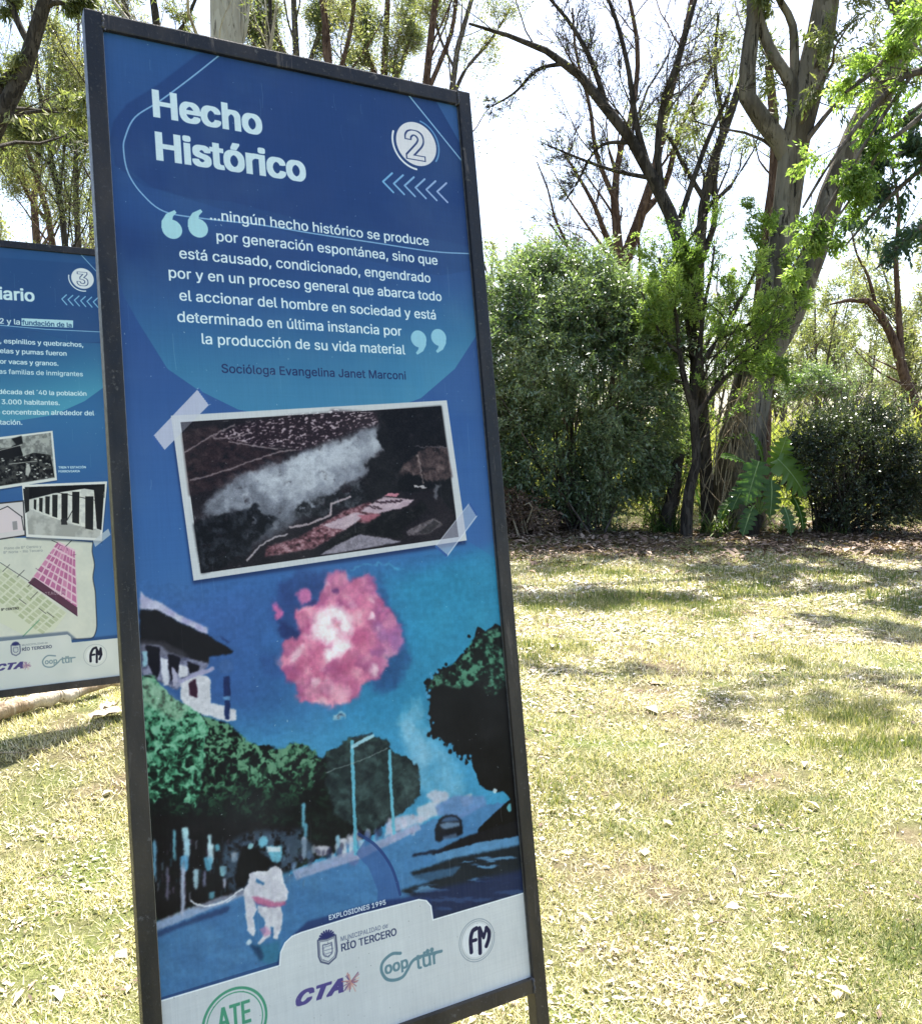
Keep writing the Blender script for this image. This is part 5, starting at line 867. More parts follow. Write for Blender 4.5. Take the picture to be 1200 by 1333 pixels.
# bare leaning tree in front of it
limb_tree('bare_tree','dark leafless tree leaning left across the white sky','tree',
 [[(922,690,9),(918,600,8.5),(910,500,8.5),(898,400,9),(886,312,9),(864,262,8.5),(847,227,8),(830,196,7.5),(813,169,7),(780,130,6.5),(760,103,6),(736,82,5.2),(710,65,4.2),(683,53,3.5),(650,42,2.6),(610,30,1.6)],
  [(862,255,5),(856,200,4.5),(862,140,4),(885,70,3.5),(905,0,2.5),(930,-70,1.6)],[(846,226,5),(828,160,4),(818,90,3.2),(800,20,2.6),(770,-50,1.6)],[(790,140,4),(770,80,3.4),(742,30,2.6),(700,-20,1.6)],
  [(736,82,3),(700,90,2.2),(670,120,1.6),(640,138,1)],[(880,300,4),(900,240,3.6),(922,180,3),(950,120,2)],[(850,232,3.4),(800,222,2.4),(752,205,1.8),(712,188,1)],[(826,185,3),(780,190,2.2),(750,240,1.5),(735,262,1)]],13.9,'dark_bark',42,
 [(12,(25,60),(.16,.34),7,.15,None,.15),(9,(22,50),(.35,.7),6,.17,None,.1),(6,(20,45),(.45,.8),5,.2,None,.1)],('gum_leaf',1,.07,.016,.8,.6,.2),K=16,up=.05)
# brown slender trees farther back
limb_tree('slender_tree','reddish brown slender tree rising above the pale green shrub','tree',
 [[(800,640,13),(806,500,11),(808,420,10),(807,377,9.5),(813,338,8.5),(828,295,7),(846,250,6),(858,190,5),(872,120,4.5),(890,50,4),(905,-20,3)],[(808,362,7),(804,310,6),(800,260,5),(806,200,4),(824,140,3.5),(830,60,3),(815,-20,2)],[(812,345,5),(790,310,4),(775,270,3),(750,225,2),(735,200,1.4)],
  [(836,278,5),(866,240,4),(884,170,3.2),(915,110,2.4),(940,60,1.5)],[(800,260,3.5),(776,200,3),(768,140,2.4),(750,70,1.8),(745,10,1.2)],[(806,352,3),(770,350,2.2),(745,330,1.6),(715,290,1)]],21,'brown_bark',43,
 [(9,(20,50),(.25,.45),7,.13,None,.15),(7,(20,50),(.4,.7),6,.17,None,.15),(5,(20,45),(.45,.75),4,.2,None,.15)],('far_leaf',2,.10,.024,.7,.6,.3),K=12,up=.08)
limb_tree('slender_tree','thin dark stemmed tree between the leaning bare tree and the big gum','tree',
 [[(900,640,9),(905,500,8),(908,400,7.5),(910,338,7),(915,271,6.5),(924,225,6),(934,193,5.5),(958,126,5),(980,50,4),(990,-40,3)],[(908,350,4.5),(930,290,4),(930,230,3.6),(940,160,3),(930,90,2.4),(935,20,1.6)],[(918,262,3.5),(890,215,3),(872,180,2.4),(850,160,1.4)]],19,'dark_bark',44,
 [(8,(25,55),(.25,.45),7,.14,None,.25),(6,(20,55),(.35,.6),6,.18,None,.2),(3,(20,50),(.4,.6),4,.2,None,.2)],('far_leaf',10,.10,.024,.7,.7,.7),K=12,up=.03)
limb_tree('tree_stump_trunk','dark red brown shaggy trunk standing right behind the big gum','tree',
 [[(990,640,16),(990,590,13),(992,540,12),(990,490,12),(988,440,12),(992,380,10),(1000,300,9),(1010,200,7),(1000,80,5)]],17.2,'brown_bark',45,[(7,(30,70),(.1,.2),6,.2,None,.5),(5,(30,60),(.3,.5),5,.2,None,.2)],('gum_leaf',10,.12,.025,.6,.7,.6),K=12)
# young feathery tree in the foreground
def young_tree():
    o=limb_tree('young_tree','young tree with dark crooked trunk and bright feathery leaves','tree',
     [[(893,704,8),(894,675,8),(893,655,7.5),(899,630,7),(907,600,6.3),(905,570,6),(902,540,5.6),(904,510,4.8),(908,480,4),(912,440,3.2),(916,400,2.6),(925,360,2),(930,320,1.3)],[(903,535,5),(892,500,4.5),(885,460,3.2),(880,410,2.6),(868,370,2),(858,335,1.2)],
      [(904,545,4.5),(920,520,4),(945,490,3.4),(975,468,2.8),(1000,440,2.2),(1030,415,1.3)],[(908,480,4),(935,440,3.4),(958,400,2.8),(985,350,2.2),(1000,310,1.4)],[(885,460,3),(862,440,2.4),(848,410,2),(835,380,1.2)],[(935,440,3),(970,425,2.4),(1010,395,2),(1045,370,1.2)],[(914,410,3),(900,370,2.4),(895,330,1.6)],[(892,500,2.6),(870,490,2),(852,470,1.5)]],13.3,'dark_bark',46,
     [(10,(25,65),(.3,.5),6,.14,None,.3),(10,(30,65),(.4,.7),5,.16,None,.1)],('bright_leaf',62,.055,.018,.75,.1,1.0),K=12,up=.03)
    return o
young_tree()
# leafy tree reaching in from the right edge
def right_tree():
    rs=np.random.RandomState(47)
    limb_tree('overhanging_tree','leafy tree outside the right edge whose yellow green sprays hang in over the big gum','tree',
     [[(1390,800,30),(1385,600,27),(1370,400,24),(1360,200,20),(1350,60,16),(1330,-100,12),(1300,-250,8)],[(1362,230,9),(1300,150,8),(1240,95,6.5),(1190,90,5),(1150,125,4),(1110,170,3),(1075,220,2.2),(1045,270,1.5)],[(1330,-100,9),(1200,-190,7),(1050,-210,5),(920,-190,3.4),(800,-200,2)],[(1310,-180,8),(1180,-320,6),(1060,-380,4),(960,-400,2.4)],[(1352,90,8),(1290,20,6),(1230,0,5),(1180,40,4),(1140,90,3),(1100,120,2)],  # the two long high limbs reaching left are unseen, added to shade the lawn
      [(1240,95,4),(1200,150,3.4),(1150,190,2.6),(1120,240,2),(1085,290,1.4)],[(1190,92,3),(1130,180,2.4),(1060,300,1.8),(1030,350,1.2)]],9.0,'grey_bark',47,
     [(9,(20,50),(.12,.24),6,.16,None,.4),(8,(25,60),(.4,.65),5,.18,None,.15)],('bright_leaf',34,.06,.021,.7,.5,.9),K=12,up=-.04)
    limb_tree('overhanging_tree','blue green leafy tree outside the right edge with darker leaves hanging at mid height','tree',
     [[(1330,800,16),(1325,650,14),(1322,500,13),(1318,380,12),(1310,260,10),(1300,120,8),(1280,0,6)],[(1314,300,5),(1270,230,4.5),(1220,210,3.6),(1175,240,2.8),(1130,285,2),(1100,320,1.2)],[(1316,350,5),(1260,300,4),(1210,290,3),(1170,320,2.2),(1140,350,1.2)],[(1305,180,5),(1260,130,4),(1210,130,3),(1170,160,2.2),(1120,210,1.4)],[(1270,232,3.6),(1240,190,3),(1190,190,2.4),(1140,220,1.6)]],10.0,'grey_bark',48,
     [(9,(20,55),(.14,.28),6,.16,None,.35),(7,(25,60),(.4,.65),5,.18,None,.15)],('teal_leaf',20,.085,.034,.7,.7,.7),K=12,up=-.04)
right_tree()
# bent tree at the right
limb_tree('bent_tree','bare brown tree bending left beyond the fence near the right edge','tree',
 [[(1216,640,9),(1208,580,8),(1200,546,7.5),(1190,522,7),(1180,500,6.8),(1166,450,6),(1156,428,5.5),(1147,411,5),(1138,397,4.5),(1128,391,4),(1112,390,3),(1096,392,2),(1080,396,1.2)],[(1172,470,4.5),(1171,430,4),(1168,380,3.6),(1166,330,3),(1170,270,2.2),(1160,210,1.4)],[(1140,398,2.6),(1130,360,2),(1115,330,1.4),(1108,300,1)]],19,'brown_bark',49,
 [(8,(25,60),(.22,.4),6,.16,None,.3),(6,(25,60),(.35,.6),5,.2,None,.2)],('far_leaf',12,.11,.026,.7,.6,.7),K=14,up=.05)
# ---- left gums
limb_tree('gum_tree','thick gum limb with olive foliage crossing the top left corner','tree',
 [[(-150,700,30),(-120,450,22),(-60,280,16),(-20,190,13),(2,150,11),(25,107,10),(38,70,9.5),(48,35,9),(62,-10,8),(90,-100,6),(130,-190,4)],[(-20,190,8),(0,117,7),(22,88,6),(40,60,5)],[(50,20,4),(70,3,3.5),(95,5,3),(118,-5,2)],[(-5,152,3),(30,147,2.4),(70,142,2),(112,139,1.5),(140,132,1)],[(5,140,5),(-30,60,5),(-40,-30,4)],[(40,62,4),(20,20,4),(0,-40,3)]],12,'dark_bark',51,
 [(8,(25,65),(.14,.26),6,.18,None,.4),(7,(25,60),(.3,.55),5,.2,None,.2)],('gum_leaf',26,.10,.024,.6,.9,.75),K=14,up=-.02)
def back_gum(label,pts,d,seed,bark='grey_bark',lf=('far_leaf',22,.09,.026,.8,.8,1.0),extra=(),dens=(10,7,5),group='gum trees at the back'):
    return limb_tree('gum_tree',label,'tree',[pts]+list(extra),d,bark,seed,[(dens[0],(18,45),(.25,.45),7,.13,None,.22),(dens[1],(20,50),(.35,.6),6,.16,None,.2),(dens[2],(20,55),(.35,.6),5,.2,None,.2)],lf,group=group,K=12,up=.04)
back_gum('slanting brown gum behind the numbered 3 sign, leftmost of the row',[(84,600,6.1),(76,420,5),(69,316,4.4),(60,270,3.9),(46,224,3.3),(34,190,2.8),(22,155,2.2),(0,90,1.7),(-20,10,1.1)],24,61,'brown_bark',extra=[[(64,290,2.8),(40,260,2.2),(15,210,1.7),(-20,160,1.1)]])
back_gum('brown gum behind the numbered 3 sign, leaning slightly left with olive foliage',[(92,600,5.5),(88,420,4.4),(85,316,4.1),(78,260,3.6),(69,217,3.3),(60,175,2.8),(54,143,2.5),(46,70,1.9),(40,-10,1.4)],22,62,'dark_bark',extra=[[(78,250,2.2),(84,190,1.9),(90,130,1.4),(84,70,0.99)],[(69,217,1.9),(40,190,1.7),(20,150,1.1)]])
back_gum('straight slim gum seen between the numbered 3 sign and the near sign',[(110,600,5),(105,420,4.4),(102,316,3.9),(99,260,3.4),(98,217,3.1),(101,170,2.8),(103,120,2.5),(101,50,1.9),(106,-30,1.4)],23,63,'grey_bark',extra=[[(99,240,2),(112,190,1.7),(124,140,1.3),(130,80,0.88)]])
back_gum('thin pinkish gum just left of the near sign frame',[(126,600,4.4),(122,420,3.9),(119,316,3.3),(120,250,2.8),(124,190,2.5),(120,110,1.9),(126,20,1.3)],27,64,'brown_bark')
back_gum('thick pale smooth gum trunk rising above the top of the near sign',[(300,640,34),(300,400,27),(297,200,23),(296,60,21),(294,0,20),(290,-120,17),(284,-280,12)],17,65,'pale_bark',lf=('gum_leaf',12,.13,.026,.6,.9,.4),dens=(6,5,5),extra=[[(300,80,7),(316,40,6),(322,-20,5),(330,-120,4)]])
back_gum('brown double stemmed gum above the middle of the near sign',[(442,640,8.2),(440,420,6.8),(434,200,5.4),(430,100,4.8),(426,50,4.4),(420,0,4.1),(410,-90,3.1),(420,-200,2)],22,66,'brown_bark',extra=[[(432,130,3.4),(446,80,3.1),(458,30,2.7),(466,-60,2)]],dens=(9,6,2.7))
back_gum('slim dark gum between the pale trunk and the double stemmed gum',[(362,640,4.8),(358,420,4.1),(353,200,3.4),(351,60,2.7),(352,0,2.4),(349,-120,1.6)],21,67,'dark_bark',dens=(7,5,2))
back_gum('reddish gum above the right half of the near sign',[(566,640,8.2),(562,420,6.8),(556,200,5.4),(554,110,4.8),(560,60,4.4),(566,0,4.1),(580,-90,3.1),(590,-200,2)],20,68,'brown_bark',extra=[[(556,120,3.4),(575,75,3.1),(590,30,2.7),(598,-60,2)]],dens=(9,6,2.7))
back_gum('slender gum with open crown by the top right corner of the near sign',[(610,640,6.8),(604,420,5.4),(590,240,4.8),(586,120,4.1),(596,60,3.4),(610,10,3),(630,-60,2.2),(640,-160,1.4)],24,69,'grey_bark',extra=[[(588,130,2.7),(606,90,2.3),(640,50,1.9),(664,10,1.4)],[(592,90,2),(570,40,1.8),(560,-30,1.4)]],dens=(9,6,2.7))
back_gum('olive leaved gum above the left half of the near sign',[(226,640,8.2),(222,420,6.8),(214,200,5.4),(206,60,4.8),(200,0,4.1),(190,-90,3.1),(200,-200,2)],20,70,'dark_bark',lf=('gum_leaf',14,.12,.028,.6,.8,.65),extra=[[(210,100,3.4),(180,50,3.1),(160,0,2.7),(150,-80,2)],[(208,70,2.7),(240,30,2.4),(262,-20,2)]],dens=(9,6,2.7))
back_gum('hazy olive crowned tree behind the double stemmed gum above the near sign',[(402,640,8),(398,420,7),(392,240,5.6),(388,120,5),(384,40,4),(380,-60,3)],28,81,'grey_bark',extra=[[(388,120,4),(410,60,3),(428,0,2.2)],[(388,100,4),(362,50,3),(350,-10,2)],[(386,80,3),(330,40,2.4),(310,20,1.6)]],dens=(11,7,5))
back_gum('hazy olive crowned tree between the double stemmed gum and the reddish gum',[(506,640,8),(504,420,7),(500,240,5.6),(498,140,5),(502,60,4),(506,-40,3)],29,82,'brown_bark',extra=[[(498,140,4),(520,90,3),(540,30,2.2)],[(499,120,4),(478,70,3),(466,10,2)]],dens=(11,7,5))
back_gum('hazy tree with fine pinkish twigs above the numbered 3 sign and left of the frame',[(52,600,7),(50,420,6),(48,316,5),(44,260,4.4),(50,200,3.6),(60,130,3),(70,50,2),(80,-30,1.4)],30,83,'brown_bark',extra=[[(46,270,3),(26,220,2.4),(12,160,1.6)],[(48,230,3),(80,180,2.2),(92,120,1.4)]],dens=(11,7,5))
# ---- generic gum copied for the far belt
def proto_gum(seed,H_,label,open_=.5):
    rs=np.random.RandomState(seed); K=12; t=np.linspace(0,1,K); Ps=[];Rs=[]
    for j in range(3):
        a=rs.uniform(0,6.28); sp=rs.uniform(.08,.24)*H_*(j>0); p=np.stack([np.cos(a)*sp*t**1.3+rs.normal()*.1*np.sin(t*4),np.sin(a)*sp*t**1.3+rs.normal()*.1*np.sin(t*5),t*H_*rs.uniform(.8,1)],1); Ps.append(p);Rs.append(.016*H_*(1-.8*t)*(1 if j==0 else .7))
    P=np.array(Ps);R=np.array(Rs); W_=Wood().add(P,R,8); T_=Wood()
    P1,R1=sprout(P,R,9,rs,.3,1,(25,55),(.18,.34),7,.14,.04,.6); T_.add(P1,R1,5); P2,R2=sprout(P1,R1,6,rs,.2,1,(20,55),(.35,.6),5,.18,.02,.6); T_.add(P2,R2,4)
    P3,R3=sprout(P2,R2,4,rs,.2,1,(20,55),(.4,.6),4,.2,0,.6); T_.add(P3,R3,3)
    o=thing('distant_tree',label,'tree',(0,0,0),'pale trees far beyond the fence'); obj('trunk',W_.mesh('trunk',M['grey_bark']),o); obj('branches',T_.mesh('branches',M['grey_bark']),o)
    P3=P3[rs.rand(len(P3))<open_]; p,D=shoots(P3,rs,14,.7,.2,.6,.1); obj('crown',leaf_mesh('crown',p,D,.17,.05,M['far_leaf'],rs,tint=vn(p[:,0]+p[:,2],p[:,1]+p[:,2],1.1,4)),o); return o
LBF='pale olive open crowned tree far beyond the fence'
def far_belt():
    rs=np.random.RandomState(8); pr=[proto_gum(101,9,LBF,.7),proto_gum(102,8,LBF,.6),proto_gum(103,10,LBF,.85)]; used=[0,0,0]
    spots=[(1058,34,.85,'pale distant tree above the rounded green field bush'),(1083,38,.95,'pale distant twin stemmed tree just right of the tree above the field bush'),(1020,42,.8,'small pale distant tree immediately right of the big gum trunk'),(1128,44,.85,'pale distant tree seen left of the bent brown tree'),
      (1172,40,.9,'pale distant tree seen directly behind the bent brown tree'),(1212,33,.95,'pale distant tree cut by the right edge above the dark shrub'),(5,34,1.1,'pale distant tree at the left edge above the numbered 3 sign')]
    rest=[(1150,60),(1040,62),(990,50),(930,42),(1250,44),(1320,30),(800,60),(690,42),(560,50),(430,44),(300,46),(170,42),(60,44),(-60,34),(-120,44),(1100,66),(870,56)]
    for i,q in enumerate(spots+[(a,b,None,'distant open crowned tree mostly hidden behind the nearer trees, shrubs and signs') for a,b in rest]):
        px,d,sc,lb=q; k=i%3; p=at(px,573,d); sc=sc or rs.uniform(.8,1.1); gp='distant trees beyond the fence' if i<len(spots) else 'hidden distant trees beyond the fence'
        loc=(p[0],p[1],float(ground_z(p[0],p[1]))-.1); rz=rs.uniform(0,6.28)
        if not used[k]: pr[k].location=loc; pr[k].rotation_euler=(0,0,rz); pr[k].scale=(sc,)*3; pr[k]['label']=lb; pr[k]['group']=gp; used[k]=1
        else: copy_tree(pr[k],loc,rz,sc,lb,gp)
far_belt()

# ---------------------------------------------------------------- shrubs and undergrowth
def shrub(name,label,cat,cx,d,blobs,leaf,nshoot,per,slen,L,Wd,seed,bark='grey_bark',nstem=14,droop=.25,inner=.55,spread=.8,flat=0.,group=None,gap=0.):
    """blobs: (px,py,rx,ry,rdepth) ellipsoids as seen, in px, at ground distance d"""
    rs=np.random.RandomState(seed); k=d/F; c0=at(cx,0,d); base=np.array([c0[0],d,0.]); base[2]=float(ground_z(base[0],base[1]))
    C=[];Rr=[]
    for b in blobs: p=at(b[0],b[1],d+(b[5] if len(b)>5 else 0)); C.append(p); Rr.append((b[2]*k,b[4]*k,b[3]*k))
    C=np.array(C);Rr=np.array(Rr); vol=Rr.prod(1)**.7; idx=rs.choice(len(C),nshoot,p=vol/vol.sum()); u=unit(rs.normal(size=(nshoot,3))); r=(inner+(1-inner)*rs.rand(nshoot)**.6)[:,None]
    bump=1+.22*(fb(u[:,0]*3+idx,u[:,1]*3+u[:,2]*3,1.,5,3)-.5)[:,None]*2
    o_=C[idx]+u*Rr[idx]*r*bump; o_=o_[(o_[:,2]>.12)&(fb(o_[:,0]*1.0+o_[:,1]*.5,o_[:,2]+o_[:,1]*.7,.34,seed,2)>gap)]; n=len(o_); ax=unit(o_-(C.mean(0)-np.array([0,0,Rr[:,2].max()*.9]))); d0=unit(ax+rs.normal(size=(n,3))*.45); K=4; P=[o_]; dd=d0; st=slen*rs.uniform(.5,1.3,n)[:,None]/(K-1)
    for q in range(K-1): dd=unit(dd+rs.normal(size=(n,3))*.12+np.array([0,0,-droop])); P.append(P[-1]+dd*st)
    P=np.stack(P,1); T_=Wood(); T_.add(P,np.full((n,K),.003)*np.linspace(1.2,.5,K)[None],3)
    root=thing(name,label,cat,tuple(base),group); W_=Wood(); ends=o_[rs.choice(n,min(n,nstem*3),replace=False)]
    st=[]; 
    for e in ends:
        b0=base+np.array([rs.normal()*.18*Rr[0,0],rs.normal()*.2,0.]); mid=(b0+e)/2+rs.normal(size=3)*.12; st.append(resample(curve([b0,mid+np.array([0,0,.1]),e],5),8))
    W_.add(np.array(st),np.linspace(.018,.005,8)[None]*rs.uniform(.6,1.3,len(st))[:,None],5)
    W_.V=[v-base for v in W_.V]; T_.V=[v-base for v in T_.V]
    obj('stems',W_.mesh('stems',M[bark]),root,kind='stuff'); obj('twigs',T_.mesh('twigs',M[bark]),root,kind='stuff')
    p,D=shoots(P,rs,per,spread,.05,.1,L*.25); t=np.clip(vn(p[:,0]*1.0,p[:,2]*1.0,.45,seed)*.7+.15,0,1)
    obj('foliage',leaf_mesh('foliage',p-base,D,L,Wd,M[leaf],rs,flat=flat,tint=t),root); return root
shrub('large_shrub','huge pale green shrub beside the right edge of the near sign','shrub',760,14.2,
 [(700,470,95,110,110),(775,490,95,105,110),(690,395,75,62,80),(752,400,78,58,80),(828,450,52,66,64),(640,460,80,110,80),(835,545,40,66,60),(720,590,80,62,90),(796,590,62,56,70),(650,580,60,62,70),(702,350,26,24,26),(655,352,20,26,22),(740,352,16,20,16),(798,388,30,24,30),(856,470,20,40,24),(590,510,70,110,80),(842,610,30,40,36),(805,425,62,54,64),(850,420,30,44,36),(770,355,40,24,34),(676,640,30,30,40),(764,646,34,28,40)],'shrub_leaf',12500,15,.40,.080,.026,71,nstem=30,droop=.26,inner=.5,flat=1.2,gap=.385)
shrub('round_shrub','dark glossy rounded shrub at the right edge before the fence','shrub',1105,13.6,
 [(1100,610,72,70,70),(1150,600,62,66,60),(1060,600,40,52,50),(1180,620,50,60,60),(1110,560,50,34,50),(1120,650,70,40,60)],'dark_leaf',6200,13,.26,.044,.021,72,bark='dark_bark',nstem=26,droop=.08,inner=.35,gap=.40)
shrub('low_shrub','small light green bush between the large shrub and the young tree','shrub',872,14.8,[(868,590,36,60,36),(855,640,30,40,30),(885,540,26,34,26)],'bright_leaf',800,12,.24,.05,.016,73,nstem=10,inner=.3)
shrub('wispy_shrub','wispy green shrub tops poking above the dark rounded shrub','shrub',1100,15.2,[(1120,505,30,22,24),(1150,535,34,24,26),(1105,480,12,18,12)],'shrub_leaf',130,10,.3,.045,.015,74,nstem=8,inner=.2,droop=-.1)
shrub('tan_bush','dried tan leaved bush under the large shrub beside the near sign','shrub',680,13.4,[(672,668,34,26,26),(700,684,24,20,20),(650,680,30,26,24)],'brown_litter',420,11,.16,.075,.026,75,bark='straw_stem',nstem=8,inner=.2,droop=.3)
shrub('field_bush','rounded green bush standing in the field behind the fence','shrub',1058,28,[(1060,500,20,17,20),(1040,508,16,11,16),(1078,506,14,11,14)],'shrub_leaf',420,11,.5,.11,.04,76,nstem=8,inner=.4)
shrub('field_bush','low olive bush in the field left of the rounded green bush','shrub',1010,34,[(1008,505,22,22,22),(985,510,22,20,20)],'gum_leaf',500,11,.5,.13,.05,77,nstem=8,inner=.4)
# large leaved plant: lobed leaf blades on long stalks out of a scarred stump
def lobed_leaf(base,tip,Wd,nrm,rs,n=25,curl=.25):
    """deeply lobed blade from base to tip, its face turned along nrm"""
    ax=tip-base; L=np.linalg.norm(ax); ax=ax/L; nrm=nrm-ax*(nrm@ax); nrm=nrm/np.linalg.norm(nrm); sd=np.cross(ax,nrm); t=np.linspace(-.12,1,n); V=[];Fc=[]
    mid=[base+ax*L*a-nrm*curl*L*max(a,0)**2 for a in t]; V+=mid
    env=np.clip(np.sin(np.pi*np.clip(t*.80+.22,0,1)),0,1)**.7*Wd/2
    for s_ in (-1,1):
        for i in range(n):
            lob=(1,.9,.45,.88)[i%4]; e=env[i]*lob*rs.uniform(.95,1.05); a=t[i]*L+e*.30*(1 if t[i]>.1 else -.5); V.append(base+ax*a+sd*s_*e+nrm*(.20*e-.9*e*e/Wd*.5+(.012 if i%2 else -.012)-curl*L*max(t[i],0)**2))
    for s_ in (0,1):
        o=n*(1+s_)
        for i in range(n-1): Fc.append((i,i+1,o+i+1,o+i) if s_ else (i+1,i,o+i,o+i+1))
    return np.array(V),np.array(Fc),np.array(mid)
def leaf_plant():
    rs=np.random.RandomState(81); d=13.15; b=at(985,712,d); b[2]=float(ground_z(b[0],b[1])); o=thing('large_leaved_plant','large leaved glossy green plant on a scarred stump before the big gum','plant',tuple(b))
    K=9; t=np.linspace(0,1,K); p=np.stack([t*.16-.14,0*t,t*.36],1); W_=Wood().add(p[None],(.12-.05*t+.014*(np.arange(K)%2))[None],10); 
    q,qr=sprout(p[None],np.full((1,K),.03),22,rs,.0,.8,(60,100),(.3,.7),5,.3,-.2,.5,.3); W_.add(q,qr,4); obj('stump',W_.mesh('stump',M['dark_bark']),o)
    top=np.array([.02,0,.36])
    #     leaf base        tip         width  nrm            tint
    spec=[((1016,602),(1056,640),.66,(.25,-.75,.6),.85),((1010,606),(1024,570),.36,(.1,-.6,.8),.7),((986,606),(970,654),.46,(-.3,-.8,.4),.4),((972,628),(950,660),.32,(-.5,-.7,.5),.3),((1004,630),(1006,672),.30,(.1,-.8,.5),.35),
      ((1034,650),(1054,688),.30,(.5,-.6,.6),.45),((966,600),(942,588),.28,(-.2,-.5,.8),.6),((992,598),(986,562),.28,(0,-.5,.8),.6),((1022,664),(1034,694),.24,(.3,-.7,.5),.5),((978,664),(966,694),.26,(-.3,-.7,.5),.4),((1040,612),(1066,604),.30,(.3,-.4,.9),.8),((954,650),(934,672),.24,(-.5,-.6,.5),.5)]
    for i,(A,B,Wd,nr,tn) in enumerate(spec):
        dy=(.0,.2,-.12,.1,-.2,.12,.25,.35,-.25,-.2,.15,.2)[i]; e=at(*A,d+dy)-b; tp=at(*B,d+dy-.18)-b; mid=(top+e)/2+np.array([0,0,.10]); st=resample(curve([top,mid,e],6),9)
        V,Fc,md=lobed_leaf(e,tp,Wd,np.array(nr),rs); lf=obj('leaf',mesh('leaf',V,Fc,M['big_leaf'],attr=np.full(len(V),tn)),o)
        obj('stalk',Wood().add(st[None],np.linspace(.015,.010,9)[None],6).mesh('stalk',M['leaf_rib']),lf); md=resample(md+np.array(nr)*.006,9); obj('midrib',Wood().add(md[None],np.linspace(.010,.003,9)[None],5).mesh('midrib',M['leaf_rib']),lf)
M['leaf_rib']=mk_plain('pale leaf rib',(.30,.42,.14),.4,0,8)
leaf_plant()
def strap_clump(name,label,px,py,d,n,L,Wd,seed,mat='strap_leaf',up=.9,tint=.4,cat='plant',spreadr=.12,split=1):
    rs=np.random.RandomState(seed); b=at(px,py,d); b[2]=float(ground_z(b[0],b[1])); K=6; th=rs.uniform(0,6.28,n); inc=rs.uniform(.15,1.0,n)/up; Ls=L*rs.uniform(.5,1.15,n)
    P=[np.stack([rs.normal(size=n)*spreadr,rs.normal(size=n)*spreadr,0*th],1)]; a=inc.copy()
    for q in range(K-1): P.append(P[-1]+np.stack([np.cos(th)*np.sin(a),np.sin(th)*np.sin(a),np.cos(a)],1)*(Ls/(K-1))[:,None]); a+=rs.uniform(.15,.42,n)
    P=np.stack(P,1); S=np.stack([-np.sin(th),np.cos(th),0*th],1)[:,None]; w=(Wd*np.array([.7,1,1,.85,.55,.05]))[None,:,None]*rs.uniform(.7,1.2,n)[:,None,None]
    V=np.stack([P-S*w/2,P+S*w/2],2).reshape(n*K*2,3); i=(np.arange(n)*K*2)[:,None]+(np.arange(K-1)*2)[None]; i=i.ravel(); o=thing(name,label,cat,tuple(b))
    V[:,2]=np.maximum(V[:,2],.01)
    obj('leaves',mesh('leaves',V,np.stack([i,i+1,i+3,i+2],1),M[mat],attr=np.repeat(np.clip(tint+rs.normal(size=n)*.22,0,1),K*2)),o); return o
strap_clump('strap_leaved_plant','strappy green clump between the young tree and the large leaved plant',935,695,13.6,150,.62,.022,91,tint=.45)
strap_clump('strap_leaved_plant','bright strappy tuft right of the large leaved plant stump',1022,700,13.7,110,.5,.02,92,tint=.6)
strap_clump('fan_leaved_plant','bright green fan leaved plant glimpsed behind the young tree trunk',930,640,15.4,60,1.5,.05,93,tint=.35,up=1.4)
strap_clump('grass_tuft','dark arching grass tuft left of the young tree trunk',868,700,13.9,160,.7,.016,94,tint=.2)
strap_clump('grass_tuft','pale arching grass tuft under the large shrub',800,704,13.9,90,.45,.016,95,tint=.7)
strap_clump('grass_tuft','low grass tuft at the foot of the dark rounded shrub',1085,708,13.4,90,.35,.014,96,tint=.5)
def dry_vines():
    rs=np.random.RandomState(97); b=at(955,640,13.95); b[2]=0; n=44; K=8; st=[]
    for i in range(n):
        a=at(rs.uniform(925,990),rs.uniform(470,560),13.8); e=at(rs.uniform(910,1000),rs.uniform(610,700),13.4+rs.uniform(-.1,.4)); m=(a+e)/2+rs.normal(size=3)*np.array([.22,.1,.2]); st.append(resample(curve([a,m,e],5),K))
    W_=Wood().add(np.array(st),np.full((n,K),.006)*rs.uniform(.5,1.5,n)[:,None],4); W_.V=[v-b for v in W_.V]; o=thing('dry_vine','tangle of dry straw coloured vines hanging against the big gum trunk','vine',tuple(b)); obj('stems',W_.mesh('stems',M['straw_stem']),o,kind='stuff')
dry_vines()
def low_stump():
    rs=np.random.RandomState(98); b=at(866,700,14.0); b[2]=0; K=8; t=np.linspace(0,1,K); p=np.stack([t*.22,0*t,t*1.2],1)+rs.normal(size=(K,3))*.02
    o=thing('old_stump','rough leaning old stump left of the young tree trunk','stump',tuple(b)); W_=Wood().add(p[None],(.13-.06*t)[None],10); obj('trunk',W_.mesh('trunk',M['dark_bark']),o); q,qr=sprout(p[None],np.full((1,K),.02),26,rs,.3,1,(30,80),(.2,.5),5,.2,.1,.5,.9); W_=Wood().add(q,qr,4); obj('shoots',W_.mesh('shoots',M['straw_stem']),o,kind='stuff')
low_stump()
